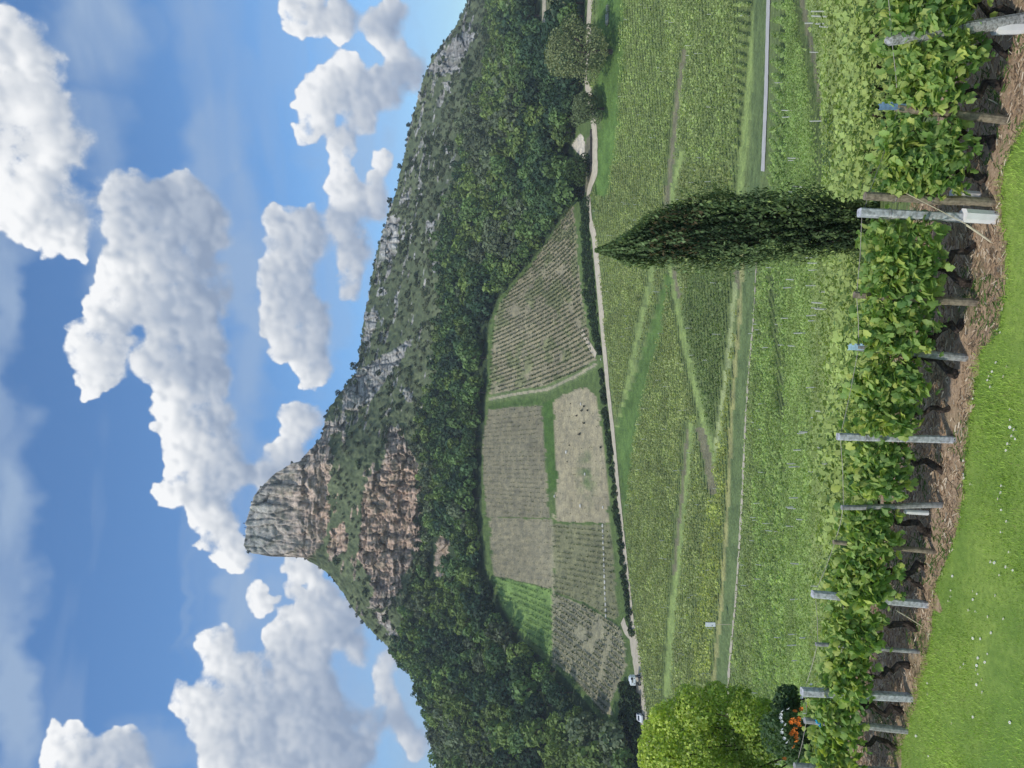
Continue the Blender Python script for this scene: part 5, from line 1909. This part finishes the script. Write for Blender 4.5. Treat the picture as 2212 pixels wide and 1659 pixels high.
def one_tree(Xb, Yb, Xtop, halfw, col, label, seed, dist=None, nleaf=2600, leaf=0.5, lobes=14, cat='tree', name='broadleaf_tree', trunkfrac=0.25, hshift=0.0):
    w = world([Xb], [Yb])[0]
    if dist:
        w = np.array([(CY - Yb) / F * dist, dist, float(ground((CY - Yb) / F * dist, dist))])
    H = zed(Xtop, w[1]) - w[2]
    Rr = halfw / F * w[1]
    o = empty(name, tuple(w), label, cat)
    rs = random.Random(seed)
    lb = []
    for i in range(lobes):
        a = rs.uniform(0, 6.28)
        hh = rs.uniform(trunkfrac + 0.12, 0.86)
        rr = Rr * rs.uniform(0.2, 0.72) * math.sqrt(max(0.1, 1 - ((hh - 0.5) / 0.55) ** 2))
        lb.append((math.cos(a) * rr, math.sin(a) * rr, H * hh, Rr * rs.uniform(0.26, 0.40)))
    lb.append((0, 0, H * 0.58, Rr * 0.6))
    lb.append((0, 0, H - Rr * 0.3, Rr * 0.3))
    v, f, c = crown_np(lb, nleaf, leaf, seed, 0.95, 0.6, 0.2)
    part('crown', mesh_np('crown', v, f, 4, M_FOL, c * np.array(col)), o)
    mb = MB().tube([(0, 0, -0.4), (0, 0, H * 0.3), (0.02 * H, 0, H * 0.6)], [Rr * 0.07, Rr * 0.055, Rr * 0.03], 8, wob=0.1)
    mb.obj('trunk', M_BARK, o)
    mb = MB()
    for k in range(6):
        a = rs.uniform(0, 6.28)
        mb.tube([(0, 0, H * rs.uniform(0.22, 0.4)), (math.cos(a) * Rr * 0.3, math.sin(a) * Rr * 0.3, H * 0.5), (math.cos(a) * Rr * 0.6, math.sin(a) * Rr * 0.6, H * 0.65)], [Rr * 0.035, Rr * 0.025, Rr * 0.01], 6)
    mb.obj('limbs', M_BARK, o)
    return o


one_tree(1322, 112, 1184, 82, (0.25, 0.285, 0.13), 'large round olive green tree beside the dirt road at the right edge', 5, nleaf=12000, leaf=0.62, lobes=26, trunkfrac=0.1)
one_tree(1305, 235, 1234, 46, (0.17, 0.215, 0.10), 'smaller grey green tree left of the large olive green one by the road', 6, nleaf=4500, leaf=0.6, trunkfrac=0.1)
one_tree(1276, 365, 1222, 38, (0.06, 0.10, 0.03), 'mid green tree by the road below the pale parking patch', 7, nleaf=3500, leaf=0.6, trunkfrac=0.1)
one_tree(1262, 415, 1212, 30, (0.035, 0.07, 0.028), 'dark tree at the corner of wood and right hill field', 8, nleaf=2800, leaf=0.6, trunkfrac=0.1)
for i, (X, Y, h) in enumerate([(752, 790, 20), (741, 825, 9), (731, 848, 15), (706, 900, 9), (845, 433, 16), (842, 410, 8), (862, 360, 14), (806, 580, 5), (815, 1343, 10), (772, 1310, 9), (880, 1410, 9), (905, 270, 12), (560, 1052, 6), (545, 1085, 6), (625, 1000, 8), (535, 1192, 8), (640, 1207, 6), (610, 1204, 5)]):
    yb = np.interp(Y, LY, T_['y0'])
    Xb = float(X0a(Y)) + 2
    x_ = (CY - Y) / F * yb
    z_ = zed(Xb, yb)
    o = empty('small_tree', (x_, yb, z_ - 0.4), 'small dark tree on the skyline, %s' % (['tallest one above the bare grey slabs', 'tiny one just left of the tallest above the slabs', 'rounded one leaning out above the grey slabs', 'low one between slabs and the crag', 'broad one on the long right ridge', 'companion right of the broad ridge tree', 'one at the shoulder of the right ridge', 'single dot of green on the ridge middle', 'one on the left shoulder under the crag', 'first on the left slope below the crag', 'one low on the left wooded skyline', 'one near the far right cliff', 'bush on the sloping right top of the crag', 'bush near the summit people', 'bush at the right foot of the crag top', 'bush hanging on the left summit corner', 'tuft on the left wall of the crag, lower', 'tuft on the left wall of the crag, upper'][i]), 'tree')
    r_ = h / F * yb * 0.55
    a = part('crown', tree_me[i % 8], o)
    a.scale = (r_, r_, r_)
    a.color = (0.035, 0.06, 0.025, 1)
    b_ = part('trunk', trunk_me, o)
    b_.scale = (r_, r_, r_)

# dark bushes and pale stones on the bare hill field
for i, (x4, y4, s) in enumerate([(740, 525, 1.0), (755, 497, 0.9), (705, 560, 0.8), (776, 525, 0.8), (754, 604, 1.0), (724, 680, 1.1), (655, 752, 0.6), (865, 765, 0.9), (663, 480, 0.5), (640, 860, 0.5)]):
    X, Y = 1015 + x4 * 0.3306, 713.2 + y4 * 0.3306
    w = world([X], [Y])[0]
    o = link(bpy.data.objects.new('shrub', mesh_np('shrub', *[(small_var[i % 6][0] * s * 0.55), small_var[i % 6][1]], 4, M_FOL, small_var[i % 6][2] * np.array((0.06, 0.035, 0.025) if i == 2 else (0.02, 0.03, 0.014)))))
    o.location = tuple(w)
    tag(o, 'low dark bush on the bare hill field, %s' % ['beside the topmost cluster', 'top of the cluster', 'reddish brown one', 'right of the cluster', 'alone below the cluster', 'lowest and darkest of the six', 'tiny one in the middle', 'at the hedge edge', 'tiny near the upper lane', 'tiny in mid field'][i], 'bush')
M_STONE = mat_plain('pale_stone', (0.62, 0.60, 0.54), 0.9, 0.1, 3)
for i, (x4, y4, s) in enumerate([(635, 795, 1.0), (757, 940, 0.8), (558, 1085, 0.8), (728, 1147, 1.0), (875, 1157, 0.7), (730, 482, 0.7), (860, 190, 0.5)]):
    X, Y = 1015 + x4 * 0.3306, 713.2 + y4 * 0.3306
    w = world([X], [Y])[0]
    mb = MB().tube([(-0.6 * s, 0, 0.1), (-0.45 * s, 0, 0.25), (0, 0.05, 0.3), (0.45 * s, 0, 0.22), (0.6 * s, 0, 0.1)], [0.1, 0.3 * s, 0.4 * s, 0.3 * s, 0.1], 8, wob=0.15)
    o = mb.obj('stone', M_STONE)
    o.location = tuple(w)
    tag(o, 'pale boulder on the hill field, %s' % ['largest one near its middle', 'on the green patch', 'beside the green lane', 'near the lower end', 'smallest, beside the hedge', 'above the dark bushes', 'at the field corner'][i], 'stone')
# dashed line of pale stones in the olive field
for i in range(17):
    w = world([1303 + i * 0.45], [1135 + i * 12.2])[0]
    mb = MB().tube([(-0.55, 0, 0.1), (-0.4, 0, 0.2), (0.4, 0, 0.2), (0.55, 0, 0.1)], [0.12, 0.28, 0.26, 0.1], 7, wob=0.2)
    o = mb.obj('stone', M_STONE)
    o.location = tuple(w)
    tag(o, 'pale flat stone in the dashed line across the olive green hill field', 'stone', 'dashed line of pale stones')

# ------------------------------------------------------------------ ornamental tree and flowers at the left edge
bt = empty('ornamental_tree', ((CY - 1600) / F * 20, 20.0, float(ground((CY - 1600) / F * 20, 20))), 'rounded yellow green ornamental tree with airy leaves at the left edge', 'tree')
bz = bt.location.z
rs = random.Random(9)
lb = []
for (X, Y, r) in [(1450, 1560, 50), (1430, 1620, 55), (1500, 1530, 50), (1560, 1530, 52), (1615, 1545, 46), (1500, 1610, 70), (1580, 1610, 70), (1640, 1600, 46), (1660, 1570, 30), (1445, 1680, 60), (1540, 1700, 80), (1640, 1690, 60), (1410, 1575, 26), (1398, 1640, 24), (1480, 1500, 24), (1545, 1495, 26), (1600, 1500, 24), (1420, 1545, 20), (1392, 1605, 16), (1650, 1525, 20)]:
    dep = rs.uniform(-0.5, 0.5)
    y_ = 20 + dep
    lb.append(((CY - Y) / F * y_ - bt.location.x, dep, zed(X, y_) - bz, r / F * y_ * 0.86))
v, f, c = crown_np(lb, 26000, 0.085, 99, 1.0, 0.8, 0.35)
rn = np.random.default_rng(99)
n4 = len(c) // 4
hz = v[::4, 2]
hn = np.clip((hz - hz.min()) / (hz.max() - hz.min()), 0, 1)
mixn = np.clip(0.15 + 0.75 * hn + rn.normal(0, 0.22, n4), 0, 1)[:, None]  # sunlit top put into the leaf colour: lighter upward, darker towards the base
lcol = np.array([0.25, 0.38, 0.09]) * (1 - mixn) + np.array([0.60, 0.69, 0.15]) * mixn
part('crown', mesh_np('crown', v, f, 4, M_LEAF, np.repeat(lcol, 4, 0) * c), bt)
mb = MB().tube([(0, 0, -0.4), (0.03, 0, 0.8), (0, 0.03, 1.6)], [0.08, 0.07, 0.05], 8, wob=0.1)
mb.obj('trunk', M_BARK, bt)
mb = MB()
for L_ in lb[:14]:
    mb.tube([(0, 0, 1.2), (L_[0] * 0.5, L_[1] * 0.5, (1.2 + L_[2]) / 2 + 0.1), (L_[0], L_[1], L_[2])], [0.035, 0.022, 0.008], 6)
mb.obj('limbs', M_BARK, bt)


def garden_shrub(X, Y, dist, r_px, col, n, leaf, label, seed, name='garden_shrub'):
    x_ = (CY - Y) / F * dist
    gz = float(ground(x_, dist))
    o = empty(name, (x_, dist, gz), label, 'shrub')
    rs = random.Random(seed)
    R_ = r_px / F * dist
    zc_ = zed(X, dist) - gz
    lb = [(0, 0, zc_, R_ * 0.7)] + [(rs.uniform(-0.7, 0.7) * R_, rs.uniform(-0.5, 0.5) * R_, zc_ * 1.0 + rs.uniform(-0.5, 0.5) * R_, R_ * rs.uniform(0.3, 0.5)) for _ in range(9)]
    v, f, c = crown_np(lb, n, leaf, seed, 1.0, 0.8, 0.3)
    part('foliage', mesh_np('foliage', v, f, 4, M_LEAF, c * np.array(col)), o)
    mb = MB()
    for k in range(6):
        mb.tube([(rs.uniform(-0.1, 0.1), 0, -0.2), (rs.uniform(-0.4, 0.4) * R_, 0, zc_ * 0.6), (rs.uniform(-0.6, 0.6) * R_, 0, zc_)], [0.02, 0.015, 0.008], 5)
    mb.obj('stems', M_BARK, o)
    return o, gz


M_ORANGE = mat_plain('orange_petal', (0.85, 0.26, 0.04), 0.6, 0.1, 20)
M_ROSE = mat_plain('white_petal', (0.85, 0.86, 0.82), 0.6, 0.03, 20)
bl = MB()
for k in range(6):
    a = k * math.pi / 3
    ca, sa = math.cos(a), math.sin(a)
    bl.add([(0, 0, -0.015), (ca * 0.03 - sa * 0.014, sa * 0.03 + ca * 0.014, 0.012), (ca * 0.052, sa * 0.052, 0.006), (ca * 0.03 + sa * 0.014, sa * 0.03 - ca * 0.014, 0.012)], [(0, 1, 2, 3)])
bl_o = bl.mesh('blossom', M_ORANGE)
bl_w = MB().add(bl.v, bl.f).mesh('blossom', M_ROSE)
sh1, gz1 = garden_shrub(1690, 1590, 17.2, 62, (0.12, 0.20, 0.085), 5200, 0.075, 'dark green rose bush with small white blossoms under the ornamental tree', 41)
for (a, b_) in [(55, 640), (160, 595), (45, 830), (52, 960), (45, 1018), (88, 1130), (180, 1155), (138, 1200), (360, 335), (520, 160), (350, 400), (30, 700), (20, 760), (110, 880)]:
    X = 1689.7 + a * 0.1204 - (6 if a < 200 else 0)
    Y = 1459.3 + b_ * 0.1204
    dd = 16.3
    p = part('blossom', bl_w, sh1, ((CY - Y) / F * dd - sh1.location.x, dd - sh1.location.y, zed(X, dd) - gz1), (1.1, rs.uniform(-0.4, 0.4), rs.uniform(0, 3)))
    p.scale = (0.8, 0.8, 0.8)
sh2, gz2 = garden_shrub(1735, 1590, 15.4, 36, (0.06, 0.10, 0.04), 1800, 0.07, 'low plant with bright orange blossoms behind the left end of the vine row', 43, 'flowering_plant')
for (a, b_) in [(160, 835), (210, 820), (270, 800), (290, 860), (320, 905), (240, 945), (200, 1000), (250, 1040), (165, 1050), (255, 1120), (260, 1180), (205, 1280), (45, 1495), (465, 560), (230, 640), (345, 600), (300, 780), (190, 775)]:
    X = 1689.7 + a * 0.1204
    Y = 1459.3 + b_ * 0.1204
    dd = 14.9
    p = part('blossom', bl_o, sh2, ((CY - Y) / F * dd - sh2.location.x, dd - sh2.location.y, zed(X, dd) - gz2), (rs.uniform(0.8, 1.6), rs.uniform(-0.5, 0.5), rs.uniform(0, 3)))
    p.scale = (1.0, 1.0, 1.0)
sh3, _ = garden_shrub(1700, 1508, 18.0, 36, (0.10, 0.17, 0.08), 2200, 0.08, 'dark shrub right below the ornamental tree, without blossoms', 44)

# ------------------------------------------------------------------ sign, vehicles, people
M_WHITE = mat_plain('white_paint', (0.80, 0.83, 0.85), 0.45, 0.03, 3)
M_BLACK = mat_plain('black_rubber', (0.02, 0.02, 0.02), 0.8, 0.2, 8)
M_GLASS = mat_plain('dark_glass', (0.03, 0.04, 0.05), 0.12, 0.1, 2)
M_STEEL = mat_plain('steel', (0.20, 0.19, 0.17), 0.6, 0.2, 5)
w = world([1578], [1349])[0]
o = empty('information_board', tuple(w), 'white rectangular board on a slim pale pole beside the lower track', 'sign')
s_ = w[1] / F
zb, zt = zed(1545, w[1]) - w[2], zed(1524, w[1]) - w[2]
MB().tube([(0, 0.06, -0.3), (0, 0.06, zt - 0.1)], 0.055, 8).obj('pole', M_CANE, o)
MB().box((0, -0.03, (zb + zt) / 2), (9.6 * s_, 0.09, zt - zb), ch=0.02).obj('board', M_WHITE, o)
MB().box((4.95 * s_, 0.03, (zb + zt) / 2), (0.07, 0.12, zt - zb - 0.04)).obj('frame_side', M_BLACK, o)
MB().box((-0.9 * s_ * 2, -0.082, zb + (zt - zb) * 0.33), (0.2, 0.012, 0.14)).obj('small_mark', M_STEEL, o)

# white straddling vineyard tractor at the road side
w = world([1384], [1469])[0]
o = empty('vineyard_tractor', tuple(w), 'tall white vineyard tractor on high legs parked beside the dirt road at the left bush', 'tractor', rz=0.08)
sx = w[1] / F
W2 = 9.5 * sx
MB().box((0, 0, 2.15), (W2 * 2, 1.9, 1.25), ch=0.12).box((W2 * 0.25, 0.1, 2.92), (W2 * 1.0, 1.2, 0.3), ch=0.08).obj('body', M_WHITE, o)
MB().box((W2 * 0.02, -0.96, 2.3), (W2 * 0.7, 0.03, 0.34)).obj('grille', M_STEEL, o)
MB().box((W2 * 0.55, -0.97, 2.45), (W2 * 0.5, 0.03, 0.6)).obj('windscreen', M_GLASS, o)
for sgn in (-1, 1):
    MB().box((sgn * W2 * 0.84, 0.0, 1.3), (0.22, 1.5, 0.9)).obj('leg', M_STEEL, o)
    for yy in (-0.75, 0.75):
        wh = MB().wheel((0, 0, 0), 0.48, 0.30, 'X', 16).obj('wheel', M_BLACK, o)
        wh.location = (sgn * W2 * 0.84, yy, 0.46)
        MB().wheel((0, 0, 0), 0.24, 0.32, 'X', 10).obj('rim', M_WHITE, wh)
    MB().wheel((sgn * W2 * 0.6, -0.98, 1.85), 0.11, 0.06, 'Y', 10).obj('headlight', M_GLASS, o)


def small_car(X, Y, col, label, rz):
    w = world([X], [Y])[0]
    o = empty('parked_car', tuple(w), label, 'car', rz=rz)
    M_ = mat_plain('car_paint', col, 0.35, 0.04, 2)
    prof_ = [(-2.0, 0.35), (-2.05, 0.75), (-1.85, 0.92), (-1.0, 1.0), (-0.35, 1.46), (1.1, 1.5), (1.85, 1.05), (2.0, 0.85), (2.02, 0.35)]
    b_ = MB()
    n_ = len(prof_)
    vs = []
    for sx_ in (-0.85, 0.85):
        for (yy, zz_) in prof_:
            k = 0.80 if zz_ > 1.2 else 1.0
            vs.append((sx_ * k, yy, zz_))
    b_.add(vs, [tuple(range(n_)), tuple(reversed(range(n_, 2 * n_)))] + [(i + n_, (i + 1) % n_ + n_, (i + 1) % n_, i) for i in range(n_)])
    b_.obj('body', M_, o)
    g_ = MB()
    g_.add([(-0.66, -0.93, 1.06), (0.66, -0.93, 1.06), (0.6, -0.42, 1.43), (-0.6, -0.42, 1.43)], [(0, 1, 2, 3)])
    g_.obj('windscreen', M_GLASS, o)
    for sgn in (-1, 1):
        MB().box((sgn * 0.81, 0.3, 1.2), (0.03, 1.5, 0.3)).obj('side_window', M_GLASS, o)
        MB().box((sgn * 0.62, -2.06, 0.72), (0.3, 0.05, 0.14)).obj('headlight', M_TUBE, o)
        for yy in (-1.25, 1.25):
            wh = MB().wheel((0, 0, 0), 0.32, 0.2, 'X', 14).obj('wheel', M_BLACK, o)
            wh.location = (sgn * 0.82, yy, 0.32)
            MB().wheel((0, 0, 0), 0.17, 0.22, 'X', 10).obj('rim', M_STEEL, wh)


small_car(1389, 1550, (0.8, 0.82, 0.84), 'white car parked end-on by the dirt road, partly behind the ornamental tree', 0.2)

# people on the summit
M_CLOTH = mat_plain('dark_clothes', (0.06, 0.065, 0.10), 0.9, 0.2, 6)


def person_mesh(seed, bend):
    J = [((0, 0, 0.95), 0.14, -1), ((0, 0, 1.15), 0.13, 0), ((bend, 0, 1.42), 0.16, 1), ((bend * 1.3, 0, 1.53), 0.06, 2), ((bend * 1.5, 0, 1.66), 0.10, 3), ((bend * 1.5, 0, 1.76), 0.07, 4),
         ((0.09, 0, 0.88), 0.09, 0), ((0.11, 0.03, 0.48), 0.06, 6), ((0.12, 0, 0.06), 0.045, 7), ((0.12, -0.14, 0.03), 0.04, 8),
         ((-0.09, 0, 0.88), 0.09, 0), ((-0.12, 0.0, 0.48), 0.06, 10), ((-0.13, 0.05, 0.06), 0.045, 11), ((-0.13, -0.09, 0.03), 0.04, 12),
         ((0.19 + bend, 0, 1.40), 0.06, 2), ((0.25 + bend, 0, 1.12), 0.045, 14), ((0.22 + bend, -0.12, 0.88), 0.035, 15),
         ((-0.19 + bend, 0, 1.40), 0.06, 2), ((-0.26 + bend, 0, 1.12), 0.045, 17), ((-0.2 + bend, -0.1, 0.88), 0.035, 18)]
    me = bpy.data.meshes.new('person')
    me.from_pydata([j[0] for j in J], [(i, j[2]) for i, j in enumerate(J) if j[2] >= 0], [])
    ob = bpy.data.objects.new('person', me)
    md = ob.modifiers.new('skin', 'SKIN')
    for i, j in enumerate(J):
        sv = me.skin_vertices[0].data[i]
        sv.radius = (j[1], j[1] * (0.7 if i in (1, 2) else 1))
        sv.use_root = (i == 0)
    sb = ob.modifiers.new('sub', 'SUBSURF')
    sb.levels = 1
    sb.render_levels = 1
    me.materials.append(M_CLOTH)
    return ob


for i, (Y, bend, lab) in enumerate([(1129, 0.02, 'person in dark clothes standing on the summit, rightmost of the three'), (1139, 0.0, 'person in blue grey clothes on the summit, middle of the three'), (1157, 0.16, 'person in dark purple clothes leaning over on the summit, leftmost of the three')]):
    ci = int(np.searchsorted(colsY, Y))
    p = V[0, ci]
    o = person_mesh(i, bend)
    o.location = (p[0], p[1] + 1.0, p[2] - 0.12)
    o.rotation_euler = (0, 0, 0.5 * i)
    link(o)
    tag(o, lab, 'person')

# weathered picnic table and low rail at the far right beside the big tree
w = world([1316], [20])[0]
M_OLDW = mat_plain('old_wood', (0.36, 0.36, 0.31), 0.9, 0.15, 4)
o = empty('picnic_table', tuple(w), 'weathered grey picnic table on the grass below the large olive green tree', 'picnic table', rz=0.15)
for yy in (-0.3, 0.0, 0.3):
    MB().box((0, yy, 0.86), (2.2, 0.27, 0.06)).obj('tabletop_plank', M_OLDW, o)
for yy in (-0.85, 0.85):
    MB().box((0, yy, 0.5), (2.2, 0.3, 0.06)).obj('bench', M_OLDW, o)
for xx in (-0.8, 0.8):
    MB().box((xx, 0, 0.43), (0.1, 1.9, 0.1)).box((xx, -0.5, 0.40), (0.1, 0.1, 0.9), Euler((0.35, 0, 0))).box((xx, 0.5, 0.40), (0.1, 0.1, 0.9), Euler((-0.35, 0, 0))).obj('leg_frame', M_OLDW, o)
w = world([1314], [42])[0]
mb = MB()
o = empty('log_pile', tuple(w), 'low grey stack of timber on the grass left of the picnic table', 'log pile', rz=0.1)
lm = MB().tube([(-1.5, 0, 0), (1.5, 0.05, 0)], [0.17, 0.15], 8, wob=0.05).mesh('log', M_OLDW)
for k in range(9):
    r_ = k // 4 if k < 8 else 2
    l_ = part('log', lm, o, (random.uniform(-0.15, 0.15), (k % 4 - 1.5) * 0.35 + r_ * 0.17, 0.15 + r_ * 0.29))

# dark retaining wall above the road at the right
wpts = world([1279.5] * 12, np.linspace(280, 370, 12))
mb = MB()
for a, b_ in zip(wpts[:-1], wpts[1:]):
    mid = (a + b_) / 2
    ln_ = math.hypot(b_[0] - a[0], b_[1] - a[1])
    mb.box((mid[0], mid[1], mid[2] + 0.3), (ln_ * 1.02, 0.35, 0.9), Euler((0, 0, math.atan2(b_[1] - a[1], b_[0] - a[0]))))
o = mb.obj('retaining_wall', mat_plain('dark_stone', (0.07, 0.065, 0.06), 0.95, 0.2, 1.5))
tag(o, 'low dark retaining wall along the road at the right', 'wall')

# ------------------------------------------------------------------ thin blue air over the valley
mhz = bpy.data.materials.new('air')
mhz.use_nodes = True
th_ = mhz.node_tree
th_.nodes.remove(th_.nodes['Principled BSDF'])
pv = N(th_, 'ShaderNodeVolumePrincipled')
pv.inputs['Color'].default_value = (0.80, 0.88, 1.0, 1)
pv.inputs['Density'].default_value = 0.0002
L(th_, pv.outputs[0], th_.nodes['Material Output'].inputs['Volume'])
hb = MB().box((0, 500, 60), (2600, 2400, 260)).obj('haze', mhz)
tag(hb, 'thin bluish summer haze over the valley and hill', kind='stuff')
